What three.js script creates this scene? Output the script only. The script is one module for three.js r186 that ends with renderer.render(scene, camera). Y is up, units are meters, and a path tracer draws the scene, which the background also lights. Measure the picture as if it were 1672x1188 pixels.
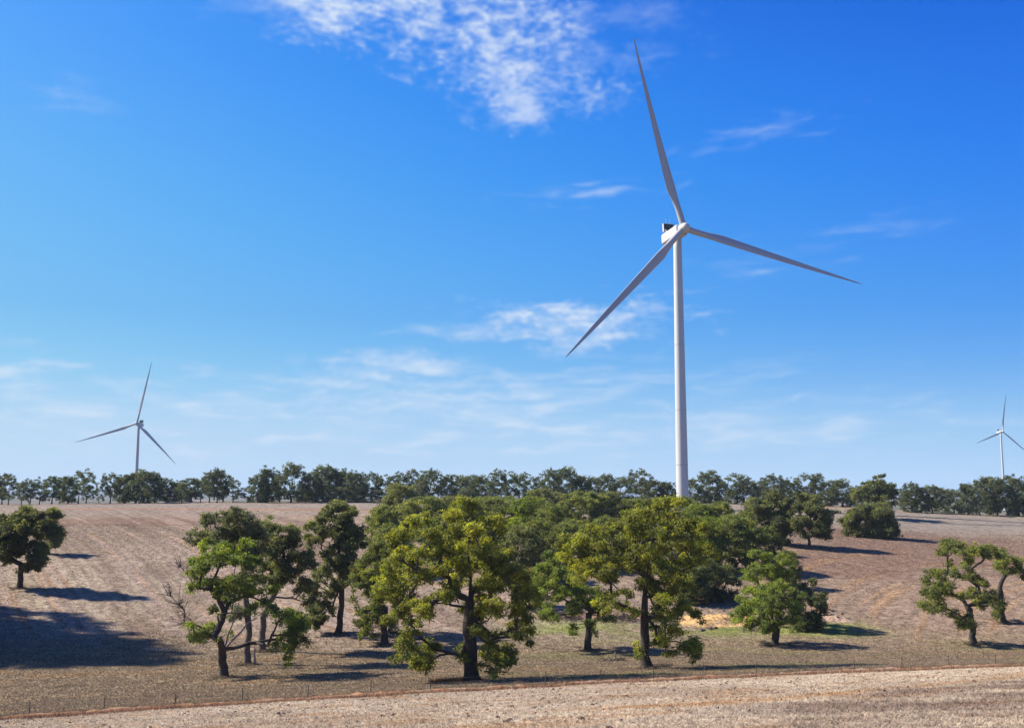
import * as THREE from 'three';
import { mergeGeometries } from 'three/addons/utils/BufferGeometryUtils.js';

// ---------------------------------------------------------------- camera, sky, sun, exposure
const scene = new THREE.Scene();
const W0 = 1672, H0 = 1188, FOCAL = 1706, PITCH = Math.atan(211 / FOCAL), EYE = 19;
const camera = new THREE.PerspectiveCamera(2 * Math.atan(H0 / 2 / FOCAL) * 180 / Math.PI, W0 / H0, 0.5, 30000);
camera.position.set(0, EYE, 0);
camera.rotation.x = PITCH;
scene.add(camera);
const renderer = new THREE.WebGLRenderer({ antialias: true });
renderer.toneMapping = THREE.LinearToneMapping;
const EXPOSURE = 2.15;
renderer.toneMappingExposure = EXPOSURE;
renderer.shadowMap.enabled = true;
const SUN_AZ = 103 * Math.PI / 180, SUN_EL = 39 * Math.PI / 180;
const sunDir = new THREE.Vector3(-Math.sin(SUN_AZ) * Math.cos(SUN_EL), Math.sin(SUN_EL), Math.cos(SUN_AZ) * Math.cos(SUN_EL));
const sun = new THREE.DirectionalLight(new THREE.Color().setRGB(1.0, 0.93, 0.82), 4.9);
sun.name = 'sun';
sun.position.copy(sunDir).multiplyScalar(900);
sun.castShadow = true; sun.shadow.radius = 3.6;
Object.assign(sun.shadow.camera, { left: -500, right: 500, top: 500, bottom: -500, near: 1, far: 2500 });
sun.shadow.mapSize.set(4096, 4096);
scene.add(sun, sun.target);
const FOG_DENSITY = 0.00006;

// ---------------------------------------------------------------- random and noise
function rng(seed) { let a = seed >>> 0; return () => { a = a + 0x6D2B79F5 | 0; let t = Math.imul(a ^ a >>> 15, 1 | a); t = t + Math.imul(t ^ t >>> 7, 61 | t) ^ t; return ((t ^ t >>> 14) >>> 0) / 4294967296; }; }
const PERM = new Uint8Array(512), HV = new Float32Array(256);
{ const r = rng(77); const p = [...Array(256).keys()]; for (let i = 255; i > 0; i--) { const j = Math.floor(r() * (i + 1)); [p[i], p[j]] = [p[j], p[i]]; } for (let i = 0; i < 512; i++) PERM[i] = p[i & 255]; for (let i = 0; i < 256; i++) HV[i] = r(); }
function vn(x, y) {                                                     // value noise 0..1
  const xi = Math.floor(x), yi = Math.floor(y), fx = x - xi, fy = y - yi, a = xi & 255, b = yi & 255, a1 = (a + 1) & 255, b1 = (b + 1) & 255;
  const u = fx * fx * (3 - 2 * fx), v = fy * fy * (3 - 2 * fy), pa = PERM[a], pb = PERM[a1];
  const h00 = HV[PERM[pa + b]], h10 = HV[PERM[pb + b]], h01 = HV[PERM[pa + b1]], h11 = HV[PERM[pb + b1]];
  return (h00 + (h10 - h00) * u) * (1 - v) + (h01 + (h11 - h01) * u) * v;
}
function fbm(x, y, oct) { let s = 0, a = 0.5, n = 0; for (let i = 0; i < oct; i++) { s += a * vn(x, y); n += a; a *= 0.5; const t = x * 1.62 - y * 1.18 + 13.7; y = x * 1.18 + y * 1.62 + 5.3; x = t; } return s / n; }
const clamp = (x, a = 0, b = 1) => x < a ? a : x > b ? b : x;
const lerp = (a, b, t) => a + (b - a) * t;
const sstep = (a, b, x) => { const t = clamp((x - a) / (b - a)); return t * t * (3 - 2 * t); };
const lin = (c) => c <= 0.04045 ? c / 12.92 : Math.pow((c + 0.055) / 1.055, 2.4);
const rgb = (r, g, b) => [lin(r / 255), lin(g / 255), lin(b / 255)];
const mix3 = (a, b, t) => [a[0] + (b[0] - a[0]) * t, a[1] + (b[1] - a[1]) * t, a[2] + (b[2] - a[2]) * t];

// ---------------------------------------------------------------- sky: clear air, paler near the sun and the horizon, thin broken cloud
{
  const KEYS = [                                                        // elevation, colour 96 degrees from the sun's side, colour 44 degrees from it
    [-1, rgb(172, 209, 243), rgb(194, 221, 243)], [1.2, rgb(168, 208, 243), rgb(193, 220, 243)], [3.5, rgb(150, 198, 241), rgb(184, 217, 243)],
    [6.8, rgb(98, 168, 240), rgb(141, 203, 242)], [9.5, rgb(70, 152, 239), rgb(120, 190, 242)], [13, rgb(52, 140, 240), rgb(110, 186, 245)],
    [17, rgb(33, 127, 238), rgb(100, 178, 247)], [21.5, rgb(22, 113, 230), rgb(86, 166, 250)], [26.5, rgb(14, 95, 214), rgb(72, 155, 250)],
    [45, rgb(20, 76, 180), rgb(46, 120, 228)], [90, rgb(20, 74, 178), rgb(24, 84, 192)]];
  const baseAt = (el, w) => {
    let i = 0; while (i < KEYS.length - 2 && el > KEYS[i + 1][0]) i++;
    const t = clamp((el - KEYS[i][0]) / (KEYS[i + 1][0] - KEYS[i][0])), c = [0, 0, 0];
    for (let k = 0; k < 3; k++) { const r = lerp(Math.log(KEYS[i][1][k]), Math.log(KEYS[i + 1][1][k]), t), l = lerp(Math.log(KEYS[i][2][k]), Math.log(KEYS[i + 1][2][k]), t); c[k] = Math.exp(lerp(r, l, w)); }
    return c;
  };
  // cloud fields: azimuth (right positive), elevation, half widths, strength, tilt, puffiness
  const F = [
    [-11.0, 25.9, 3.2, 1.4, 1.15, -0.05, 1], [-5.4, 25.4, 3.2, 1.9, 1.0, -0.2, 1], [-1.4, 25.4, 3.4, 1.9, 0.95, -0.2, 1], [1.6, 24.8, 3.0, 1.9, 0.85, -0.1, 1], [1.6, 22.6, 3.4, 1.3, 0.72, -0.1, 1], [1.2, 21.0, 2.6, 0.9, 0.6, 0, 1],
    [7.5, 25.4, 2.6, 1.0, 0.2, 0, 0.5], [6.5, 23.4, 3.2, 0.7, 0.35, 0, 0.5], [0.5, 20.6, 1.6, 0.6, 0.6, 0, 1], [13.4, 19.0, 3.4, 0.6, 0.42, 0.13, 0], [4.3, 16.4, 3.2, 0.5, 0.42, 0.08, 0],
    [17.6, 13.2, 3.8, 0.9, 0.3, 0.08, 0], [12.5, 11.8, 2.2, 0.6, 0.42, 0, 0], [2.6, 9.3, 4.8, 1.15, 1.25, 0.02, 0.75], [4.5, 8.9, 4.0, 0.8, 1.0, 0.02, 0.5], [-3.5, 8.9, 2.6, 0.5, 0.6, 0, 0.2],
    [-7.5, 6.9, 4.2, 0.8, 1.0, 0.03, 0.6], [-4.5, 5.6, 6.5, 1.0, 0.85, 0, 0.45], [5.5, 6.6, 3.4, 0.4, 0.55, 0, 0], [8.0, 7.2, 3.2, 0.3, 0.5, 0, 0], [12.5, 6.4, 4.5, 0.55, 0.3, 0.02, 0],
    [-24.3, 6.0, 2.8, 0.8, 1.1, 0, 0.5], [-25.6, 7.4, 1.6, 0.4, 0.6, 0, 0.3], [-20.0, 5.4, 3.0, 0.6, 0.45, 0, 0], [-17.0, 6.6, 1.0, 0.3, 1.2, 0, 0.6], [-14.5, 6.2, 2.6, 0.22, 0.55, 0, 0.3], [-13.5, 5.3, 2.0, 0.3, 0.45, 0, 0],
    [-19.0, 6.9, 1.2, 0.15, 0.5, 0, 0], [-23.5, 19.6, 1.6, 0.7, 0.25, 0, 0], [-15.5, 25.5, 2.6, 0.9, 0.16, 0, 0], [0, 3.6, 11, 1.8, 0.8, 0, 0], [14, 3.2, 9, 1.6, 0.5, 0.05, 0], [-18, 3.4, 10, 1.8, 0.75, 0, 0], [-5, 5.2, 7, 1.5, 0.75, 0.03, 0.45], [-24, 5.0, 5, 1.2, 0.5, 0, 0], [6, 5.4, 6, 0.9, 0.4, 0, 0]];
  const r0 = rng(9);
  for (let i = 0; i < 190; i++) {                                       // the same kind of cloud all round
    const a = r0() * 360 - 180, e = 3 + Math.pow(r0(), 1.6) * 62;
    const g = [a, e, 2 + r0() * 4, 0.4 + r0() * 1.4 * clamp(e / 15, 0.4, 1.2), 0.3 + r0() * 0.6, (r0() - 0.5) * 0.2, r0()];
    if (Math.abs(a) < 36 && e < 36) continue;
    F.push(g);
  }
  const CW = 4096, CH = 2048, data = new Float32Array(CW * CH * 4), below = rgb(150, 140, 135);
  const sunAz = -Math.atan2(-sunDir.x, -sunDir.z) * 180 / Math.PI, wAz = new Float32Array(CW), azs = new Float32Array(CW);
  for (let i = 0; i < CW; i++) {
    const th = ((i + 0.5) / CW - 0.5) * 2 * Math.PI;                    // dir.x = cos, dir.z = sin
    azs[i] = Math.atan2(Math.cos(th), -Math.sin(th)) * 180 / Math.PI;
    wAz[i] = clamp((Math.cos((azs[i] - sunAz) * Math.PI / 180) + 0.22) / 0.85, 0, 1.3);
  }
  const rowC = new Float32Array(14 * 3 + 3);
  for (let j = 0; j < CH; j++) {
    const el = ((j + 0.5) / CH - 0.5) * 180, near = F.filter((g) => Math.abs(el - g[1]) < g[3] * 2.6 + Math.abs(g[5]) * g[2] * 2.2);
    if (el > -1) for (let q = 0; q < 15; q++) { const c = baseAt(el, q / 10); rowC[q * 3] = c[0]; rowC[q * 3 + 1] = c[1]; rowC[q * 3 + 2] = c[2]; }
    for (let i = 0; i < CW; i++) {
      const o = (j * CW + i) * 4; let r, g, b;
      if (el <= -1) { [r, g, b] = below; } else {
        const w = wAz[i] * 10, q = Math.min(13, Math.floor(w)), t = w - q;
        r = lerp(rowC[q * 3], rowC[q * 3 + 3], t); g = lerp(rowC[q * 3 + 1], rowC[q * 3 + 4], t); b = lerp(rowC[q * 3 + 2], rowC[q * 3 + 5], t);
        const dot = clamp(Math.sin(el * Math.PI / 180) * sunDir.y + Math.cos(el * Math.PI / 180) * Math.cos(SUN_EL) * Math.cos((azs[i] - sunAz) * Math.PI / 180), -1, 1);
        const glow = 0.55 * Math.exp(-Math.pow(Math.acos(dot) * 180 / Math.PI / 17, 2)); r += glow; g += glow * 0.95; b += glow * 0.8;
        if (near.length) {
          const az = azs[i]; let m = 0, puff = 0, soft = 0, amp = 0;
          for (const f of near) {
            let da = az - f[0]; if (da > 180) da -= 360; else if (da < -180) da += 360;
            if (Math.abs(da) > f[2] * 2.2) continue;
            const de = el - f[1] - da * f[5], k = Math.exp(-(da * da) / (f[2] * f[2]) - (de * de) / (f[3] * f[3]));
            m = 1 - (1 - m) * (1 - k); amp += k * f[4]; puff += k * f[6]; soft += k;
          }
          if (m > 0.03) {
            puff /= soft; amp /= soft; m = Math.min(1, m * 1.3);
            const sy = lerp(3.4, 2.3, clamp((el - 4) / 20));            // flatter towards the horizon
            const wx = fbm(az * 0.55 + 40, el * 0.9 + 11, 3) - 0.5, wy = fbm(az * 0.5 + 7, el * 0.8 + 71, 3) - 0.5;
            const n1 = fbm(az * 0.4 + wx * 0.9 + 20, el * 0.4 * sy + wy * 0.7 + 50, 6);
            const n2 = fbm(az * 1.15 + wx * 1.0 + 3, el * 1.15 * sy + wy * 0.9 + 9, 5);
            const n3 = fbm(az * 2.7 + wx * 2 + 13, el * 6.2 + wy * 2 + 29, 3);
            const st = fbm(az * 0.4 + el * 0.8 + 17 + wx, el * 3.2 - az * 0.2 + 31 + wy * 2, 5);
            const n = lerp(n1 * 0.4 + st * 0.6, n1 * 0.36 + n2 * 0.36 + n3 * 0.28, puff), x = (n - 0.5) * 2.15 + 0.5 - (1 - m) * lerp(0.5, 0.62, puff) + 0.13 * puff;
            let a = sstep(0.14, 1.16, x) * lerp(0.85, 1.0, puff) * amp;
            a = clamp(a, 0, 0.88);
            const cl = mix3(rgb(190, 214, 246), rgb(228, 238, 250), clamp((x - 0.45) * 1.6)), hz = clamp(1 - el / 12) * 0.25;
            r = lerp(r, lerp(cl[0], 0.62, hz), a); g = lerp(g, lerp(cl[1], 0.74, hz), a); b = lerp(b, lerp(cl[2], 0.9, hz), a);
          }
        }
      }
      data[o] = r / EXPOSURE; data[o + 1] = g / EXPOSURE; data[o + 2] = b / EXPOSURE; data[o + 3] = 1;
    }
  }
  const t = new THREE.DataTexture(data, CW, CH, THREE.RGBAFormat, THREE.FloatType);
  t.mapping = THREE.EquirectangularReflectionMapping; t.magFilter = t.minFilter = THREE.LinearFilter; t.needsUpdate = true;
  scene.background = t; scene.environment = t;
}
if (FOG_DENSITY > 0) scene.fog = new THREE.FogExp2(new THREE.Color().setRGB(0.62, 0.78, 0.95), FOG_DENSITY);

// ---------------------------------------------------------------- the lie of the land (heights relative to the eye; D is the distance ahead)
const softplus = (u, w) => u > 12 * w ? u : u < -12 * w ? 0 : w * Math.log(1 + Math.exp(u / w));
const fireBreak = (X) => { const x = clamp(X, -60, 75); return 94 + 0.29 * x - 0.0011 * x * x + (X - x) * (X > 0 ? 0.12 : 0.4) * (Math.abs(X) < 400 ? 1 : 0.0) + (Math.abs(X) >= 400 ? Math.sign(X) * (X > 0 ? 0.12 : 0.4) * 340 * 0.9 : 0); };
const ridgeAt = (X) => -4.2 - 4.3 * sstep(95, 225, X) - 2.5 * sstep(225, 420, X) + 0.8 * sstep(-260, -120, X) * (1 - sstep(-20, 60, X)) - 1.0 * sstep(-120, -300, X);
const LIE = [[-200, 34], [-60, 7.5], [0, -2.4], [40, -8.6], [70, -13.2], [95, -16.9], [108, -18.65], [134, -21.7], [160, -23.3], [176, -22.9], [212, -18.9], [262, -13.4], [310, -10.4], [370, -7.6], [430, -5.1], [446, -4.9], [500, -5.2], [700, -6.0]];
const LIE_M = LIE.map((p, i) => {                                       // slopes of a smooth curve through them (no overshoot)
  const d = (k) => (LIE[k + 1][1] - LIE[k][1]) / (LIE[k + 1][0] - LIE[k][0]); if (i === 0) return d(0); if (i === LIE.length - 1) return d(i - 1);
  const a = d(i - 1), b = d(i); return a * b <= 0 ? 0 : 2 * a * b / (a + b); });
function lie(D) {
  if (D <= LIE[0][0]) return LIE[0][1]; if (D >= 700) return -6.0;
  let i = 0; while (D > LIE[i + 1][0]) i++;
  const [x0, y0] = LIE[i], [x1, y1] = LIE[i + 1], w = x1 - x0, t = (D - x0) / w, t2 = t * t, t3 = t2 * t;
  return y0 * (2 * t3 - 3 * t2 + 1) + LIE_M[i] * w * (t3 - 2 * t2 + t) + y1 * (3 * t2 - 2 * t3) + LIE_M[i + 1] * w * (t3 - t2);
}
function rel(X, D) {
  const fb = fireBreak(X), k = (1 - sstep(105, 195, D)) * sstep(-20, 60, D);
  let h = lie(D - clamp(fb - 95, -45, 45) * k);
  h += (ridgeAt(X) + 4.6) * sstep(200, 430, D);
  h -= Math.min(0.026 * softplus(D - 720 + 260 * sstep(60, 200, X), 40), 20) - (D > 1500 ? 3 * (fbm(X * 0.0008, D * 0.0008, 3) - 0.5) * sstep(1500, 3000, D) : 0);
  const near = 1 - sstep(500, 900, D);
  h += near * (0.5 * (fbm(X * 0.045 + 9, D * 0.045 + 4, 2) - 0.5) * sstep(150, 220, D) + 0.12 * (vn(X * 0.33, D * 0.33) - 0.5) + 0.06 * (vn(X * 1.1 + 5, D * 1.1) - 0.5));
  h -= 1.5 * Math.exp(-Math.pow((X + 60) / 28, 2)) * sstep(165, 195, D) * (1 - sstep(225, 275, D));
  h -= 2.0 * sstep(62, 135, X) * sstep(200, 245, D) * (1 - sstep(310, 385, D));
  return h;
}
const groundY = (X, D) => EYE + rel(X, D);
const SP = Math.sin(PITCH), CP = Math.cos(PITCH);
function ray(px, py) { const u = (px - W0 / 2) / FOCAL, v = (H0 / 2 - py) / FOCAL, d = CP - v * SP; return [u / d, (SP + v * CP) / d]; }   // sideways and upwards per metre ahead
function onGround(px, py) {                                             // the spot of ground that the photograph shows there
  const [a, t] = ray(px, py); let lo = 30, hi = 30;
  for (let D = 30; D < 700; D += 1) { if (rel(a * D, D) >= t * D) { hi = D; break; } lo = D; hi = D; }
  for (let i = 0; i < 30; i++) { const m = (lo + hi) / 2; if (rel(a * m, m) >= t * m) hi = m; else lo = m; }
  return { x: a * hi, D: hi, y: groundY(a * hi, hi) };
}

// ---------------------------------------------------------------- naming
const used = new Map();
function numbered(n) { const k = used.get(n) ?? 0; used.set(n, k + 1); return k ? n + '_' + String(k).padStart(3, '0') : n; }
function tag(o, label, category, group) { Object.assign(o.userData, { label, category }); if (group) o.userData.group = group; return o; }
function thing(name, x, y, z, label, category, group) { const o = new THREE.Group(); o.name = numbered(name); o.position.set(x, y, z); scene.add(o); return tag(o, label, category, group); }
function part(name, geometry, material, parent) { const m = new THREE.Mesh(geometry, material); m.name = name; m.castShadow = m.receiveShadow = true; parent.add(m); return m; }
function structure(name, geometry, material) { const m = part(name, geometry, material, scene); m.name = numbered(name); m.userData.kind = 'structure'; return m; }

// ---------------------------------------------------------------- ground sheets
function sheet(Xs, Ds, uvOf) {                                          // Ds(X): the rows at X, nearest first
  const nx = Xs.length, rows = Ds(0).length, pos = new Float32Array(nx * rows * 3), uv = new Float32Array(nx * rows * 2), idx = [];
  for (let i = 0; i < nx; i++) {
    const d = Ds(Xs[i]);
    for (let j = 0; j < rows; j++) { const k = i * rows + j; pos[k * 3] = Xs[i]; pos[k * 3 + 1] = groundY(Xs[i], d[j]); pos[k * 3 + 2] = -d[j]; const [a, b] = uvOf(Xs[i], d[j]); uv[k * 2] = a; uv[k * 2 + 1] = b; }
  }
  for (let i = 0; i < nx - 1; i++) for (let j = 0; j < rows - 1; j++) { const a = i * rows + j, b = a + rows; idx.push(a, b, a + 1, b, b + 1, a + 1); }
  const g = new THREE.BufferGeometry();
  g.setAttribute('position', new THREE.BufferAttribute(pos, 3)); g.setAttribute('uv', new THREE.BufferAttribute(uv, 2)); g.setIndex(idx); g.computeVertexNormals();
  return g;
}
const Xs = []; for (let x = -130; x <= 130; x += 1.3) Xs.push(x);
{ let s = 1.6, x = 130; const out = []; while (x < 9000) { x += s; s *= 1.13; out.push(x); } Xs.push(...out); Xs.unshift(...out.map((v) => -v).reverse()); }
const span = (a, b, n, e = 1) => Array.from({ length: n + 1 }, (_, i) => a + (b - a) * Math.pow(i / n, e));
function paint(w, h, f) {                                               // f(u, v) gives a linear colour; stored as sRGB bytes
  const d = new Uint8Array(w * h * 4), enc = new Uint8Array(4097);
  for (let i = 0; i <= 4096; i++) { const c = i / 4096; enc[i] = Math.round(255 * (c <= 0.0031308 ? 12.92 * c : 1.055 * Math.pow(c, 1 / 2.4) - 0.055)); }
  for (let j = 0; j < h; j++) for (let i = 0; i < w; i++) { const c = f((i + 0.5) / w, (j + 0.5) / h), o = (j * w + i) * 4; d[o] = enc[clamp(Math.round(c[0] * 4096), 0, 4096)]; d[o + 1] = enc[clamp(Math.round(c[1] * 4096), 0, 4096)]; d[o + 2] = enc[clamp(Math.round(c[2] * 4096), 0, 4096)]; d[o + 3] = 255; }
  const t = new THREE.DataTexture(d, w, h, THREE.RGBAFormat); t.colorSpace = THREE.SRGBColorSpace; t.magFilter = THREE.LinearFilter; t.minFilter = THREE.LinearFilter; t.needsUpdate = true; return t;
}
const speckRandom = rng(5);
const STRAW = [0.275, 0.207, 0.142], PALE = [0.42, 0.345, 0.252], RUST = [0.26, 0.105, 0.043], OCHRE = [0.30, 0.175, 0.078], DARKSOIL = [0.13, 0.085, 0.065], OLIVE = [0.182, 0.137, 0.088], MAUVE = [0.205, 0.158, 0.118], MAROON = [0.145, 0.08, 0.06], GREENISH = [0.17, 0.19, 0.05], GREY = [0.21, 0.18, 0.148];
const WORN = [[860, 1163], [1000, 1158], [1150, 1151], [1300, 1141], [1480, 1124], [1672, 1106]].map((q) => onGround(...q));
const nearColor = (X, D) => {
  const u = fireBreak(X) - D; let c = mix3(STRAW, PALE, clamp(fbm(X * 0.09, D * 0.06 + 3, 3) * 1.5 - 0.2 + 0.35 * Math.exp(-Math.pow((u - 9) / 9, 2))));
  c = mix3(c, OCHRE, 0.5 * sstep(0.6, 0.72, fbm(X * 0.22 + D * 0.12 + 50, (D - 0.29 * X) * 0.5, 3)));
  let line = 99; for (let k = 0; k < WORN.length - 1; k++) if (X >= WORN[k].x && X <= WORN[k + 1].x) line = D - lerp(WORN[k].D, WORN[k + 1].D, (X - WORN[k].x) / (WORN[k + 1].x - WORN[k].x));   // a worn line in the field on the right
  if (X > WORN[WORN.length - 1].x) line = D - WORN[WORN.length - 1].D - (X - WORN[WORN.length - 1].x) * 0.3;
  if (line < 90) {
    const along = sstep(WORN[0].x, WORN[1].x, X);
    c = mix3(c, OCHRE, 0.75 * along * Math.exp(-Math.pow((line - 1.2) / 1.6, 2)) * sstep(0.3, 0.55, fbm(X * 0.25, D * 0.25, 3)));
    c = mix3(c, DARKSOIL, 0.72 * sstep(0.5, -4, line) * sstep(WORN[1].x, WORN[3].x, X) * sstep(0.2, 0.62, fbm(X * 0.16 + 8, D * 0.22, 4)));
  }
  c = mix3(c, RUST, 0.85 * sstep(2.2, 0.7, u + 2.4 * (fbm(X * 0.5, D * 0.7, 3) - 0.5)));
  return c;
};
const GREENS = [[945, 1028, 11, 8], [1168, 1027, 6, 7], [1365, 1026, 6, 7], [1310, 1030, 9, 5]].map(([x, y, w, d]) => [onGround(x, y), w, d]), PALELINE = onGround(600, 1058);
const hillColor = (X, D) => {
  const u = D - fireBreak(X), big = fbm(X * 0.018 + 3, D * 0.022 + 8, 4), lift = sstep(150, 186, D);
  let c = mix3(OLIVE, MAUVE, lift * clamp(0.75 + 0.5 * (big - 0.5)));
  c = mix3(c, PALE, 0.35 * lift * sstep(-10, -70, X) * sstep(0.4, 0.6, fbm(X * 0.05, D * 0.03, 3)) * sstep(290, 220, D));
  c = mix3(c, [0.225, 0.15, 0.102], 0.55 * lift * sstep(10, 70, X) * sstep(325, 210, D));
  c = mix3(c, MAROON, 0.5 * sstep(25, 60, X) * sstep(0.46, 0.66, fbm(X * 0.03 + 31, D * 0.035 + 2, 4)) * sstep(196, 228, D) * sstep(370, 310, D));
  c = mix3(c, MAROON, 0.5 * sstep(-20, -60, X) * sstep(0.55, 0.7, fbm(X * 0.025 + 3, D * 0.04 + 22, 4)) * sstep(225, 285, D));
  const a = X * 0.863 + D * 0.505, b = D * 0.863 - X * 0.505;            // along which the harvester ran on the left
  if (X < 40) { const st = fbm(a * 0.35 + 0.6 * fbm(a * 0.05, b * 0.02, 2), b * 0.012, 3), st2 = fbm(a * 1.3, b * 0.03 + 9, 2); c = mix3(c, [0.27, 0.2, 0.16], lift * 0.6 * sstep(0.52, 0.68, st) * sstep(40, -10, X)); c = mix3(c, DARKSOIL, lift * 0.42 * sstep(0.52, 0.75, 1 - st) * sstep(40, -10, X)); c = mix3(c, OCHRE, lift * 0.45 * sstep(0.66, 0.74, st2 * 0.6 + st * 0.4) * sstep(40, -10, X)); }
  else { const rr = Math.hypot(X - 150, (D - 120) * 0.8), st = fbm(rr * 0.5 + fbm(X * 0.05, D * 0.05, 2), Math.atan2(D - 120, X - 150) * 3, 3); c = mix3(c, OCHRE, lift * 0.4 * sstep(0.58, 0.72, st) * sstep(40, 60, X) * sstep(290, 220, D)); c = mix3(c, DARKSOIL, lift * 0.3 * sstep(0.58, 0.74, fbm(X * 0.02, D * 0.25, 3)) * sstep(40, 60, X)); }
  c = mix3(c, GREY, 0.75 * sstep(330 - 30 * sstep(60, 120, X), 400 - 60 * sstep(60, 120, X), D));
  c = mix3(c, DARKSOIL, 0.26 * lift * sstep(0.5, 0.8, 0.5 + 0.5 * Math.sin((X < 40 ? a : Math.hypot(X - 150, (D - 120) * 0.8)) * 2.4 + 3 * fbm(X * 0.04, D * 0.04, 2))));
  const tr = D - (385 - 0.035 * (X + 120) + 3 * Math.sin(X * 0.03));     // a red track under the ridge
  c = mix3(c, RUST, 0.55 * Math.exp(-tr * tr / 14) * sstep(-190, -150, X) * sstep(-30, -60, X));
  c = mix3(c, OCHRE, 0.7 * sstep(110, 128, X) * sstep(160, 130, X) * sstep(405, 425, D));
  c = mix3(c, [0.24, 0.19, 0.125], 0.5 * sstep(140, 170, X) * sstep(380, 410, D));
  // short green growth by the mounds and in the valley
  const gz = fbm(X * 0.12 + 2, D * 0.2 + 7, 3);
  let green = 0; for (const [p, w, d] of GREENS) green += Math.exp(-Math.pow((X - p.x) / w, 2) - Math.pow((D - p.D) / d, 2));
  c = mix3(c, GREENISH, 0.85 * Math.min(1, green) * sstep(0.3, 0.6, gz + 0.1));
  c = mix3(c, GREENISH, 0.3 * sstep(0.55, 0.75, fbm(X * 0.07 + 60, D * 0.16, 3)) * (1 - lift) * sstep(-10, 10, X));
  c = mix3(c, OCHRE, 0.22 * sstep(0.58, 0.72, fbm(X * 0.1 + D * 0.05 + 4, (D - 0.3 * X) * 0.42, 3)) * (1 - lift));
  c = mix3(c, DARKSOIL, 0.5 * sstep(3.2, 0.4, u + 2 * (fbm(X * 0.4, D * 0.6, 2) - 0.5)));
  c = mix3(c, [0.4, 0.33, 0.28], 0.5 * Math.exp(-Math.pow((D - PALELINE.D - 0.02 * X) / 0.7, 2)) * sstep(-64, -52, X) * sstep(-6, -16, X) * sstep(0.35, 0.6, vn(X * 0.3, 4)));
  return c;
};
const grain = (c, X, D, sx, sy, amt) => { const n = (speckRandom() - 0.5) * amt + (vn(X * sx, D * sy) - 0.5) * amt * 0.9 + (vn(X * sx * 0.4 + 9, D * sy * 0.4) - 0.5) * amt * 0.6, k = Math.max(0.25, 1 + n); return [c[0] * k, c[1] * k, c[2] * k]; };
const nearMap = paint(2048, 1600, (u, v) => { const X = (u - 0.5) * 160, D = 10 + v * 110; return grain(nearColor(X, D), X, D, 4, 4, 0.8); });
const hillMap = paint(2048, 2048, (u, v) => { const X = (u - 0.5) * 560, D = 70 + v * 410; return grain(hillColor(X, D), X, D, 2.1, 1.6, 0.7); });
const bumpMap = paint(512, 512, (u, v) => { const n = 0.5 * speckRandom() + 0.5 * vn(u * 128, v * 128); return [n, n, n]; }); bumpMap.colorSpace = THREE.NoColorSpace; bumpMap.wrapS = bumpMap.wrapT = THREE.RepeatWrapping;
const groundMat = (name, map) => { const m = new THREE.MeshStandardMaterial({ map, roughness: 1 }); m.name = name; m.specularIntensity = 0; return m; };
const nearMat = groundMat('stubble', nearMap), hillMat = groundMat('dry_pasture', hillMap), breakMat = groundMat('red_earth', paint(1024, 64, (u, v) => { const X = (u - 0.5) * 160; return grain(mix3(mix3([0.19, 0.095, 0.05], [0.27, 0.15, 0.085], fbm(u * 60, v * 4, 3)), STRAW, 0.85 * sstep(0.44, 0.58, fbm(u * 130 + 5, v * 3, 4)) * sstep(0.15, 0.55, u)), X, v * 2, 5, 5, 0.7); }));
const farMat = groundMat('far_plain', paint(512, 512, (u, v) => mix3([0.2, 0.15, 0.115], [0.06, 0.075, 0.045], sstep(0.42, 0.6, fbm(u * 40, v * 60, 4))) ));
farMat.map.wrapS = farMat.map.wrapT = THREE.RepeatWrapping; breakMat.map.wrapS = THREE.RepeatWrapping;
structure('stubble_field', sheet(Xs, (X) => span(-60, fireBreak(X) - 1.2, 150, 0.7), (X, D) => [X / 160 + 0.5, (D - 10) / 110]), nearMat);
{
  const Xb = []; for (let x = -130; x <= 130; x += 0.65) Xb.push(x); const far = Xs.filter((x) => Math.abs(x) > 130.01); const all = [...far.filter((x) => x < 0), ...Xb, ...far.filter((x) => x > 0)];
  const g = sheet(all, (X) => span(fireBreak(X) - 1.3, fireBreak(X) + 1.3, 8), (X, D) => [X / 160 + 0.5, (D - fireBreak(X)) / 2.6 + 0.5]), a = g.attributes.position;
  for (let i = 0; i < a.count; i++) { const X = a.getX(i), u = (-a.getZ(i) - fireBreak(X)) / 1.3, e = Math.max(0, 1 - u * u); a.setY(i, a.getY(i) - 0.06 + e * (0.27 + 0.3 * (fbm(X * 0.25, u * 2 + 4, 3) - 0.5) + 0.22 * (vn(X * 1.7, u * 3) - 0.5) + 0.1 * (vn(X * 4.1, u * 5) - 0.5))); }
  g.computeVertexNormals(); structure('earth_bank', g, breakMat);                     // a low bank of bare red earth along the fence
}
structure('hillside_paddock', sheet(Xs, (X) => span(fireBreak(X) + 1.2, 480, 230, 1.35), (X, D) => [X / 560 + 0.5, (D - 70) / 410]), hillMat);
structure('distant_plain', sheet(Xs, () => span(480, 12000, 90, 2.2), (X, D) => [X / 3000, D / 3000]), farMat);

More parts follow.
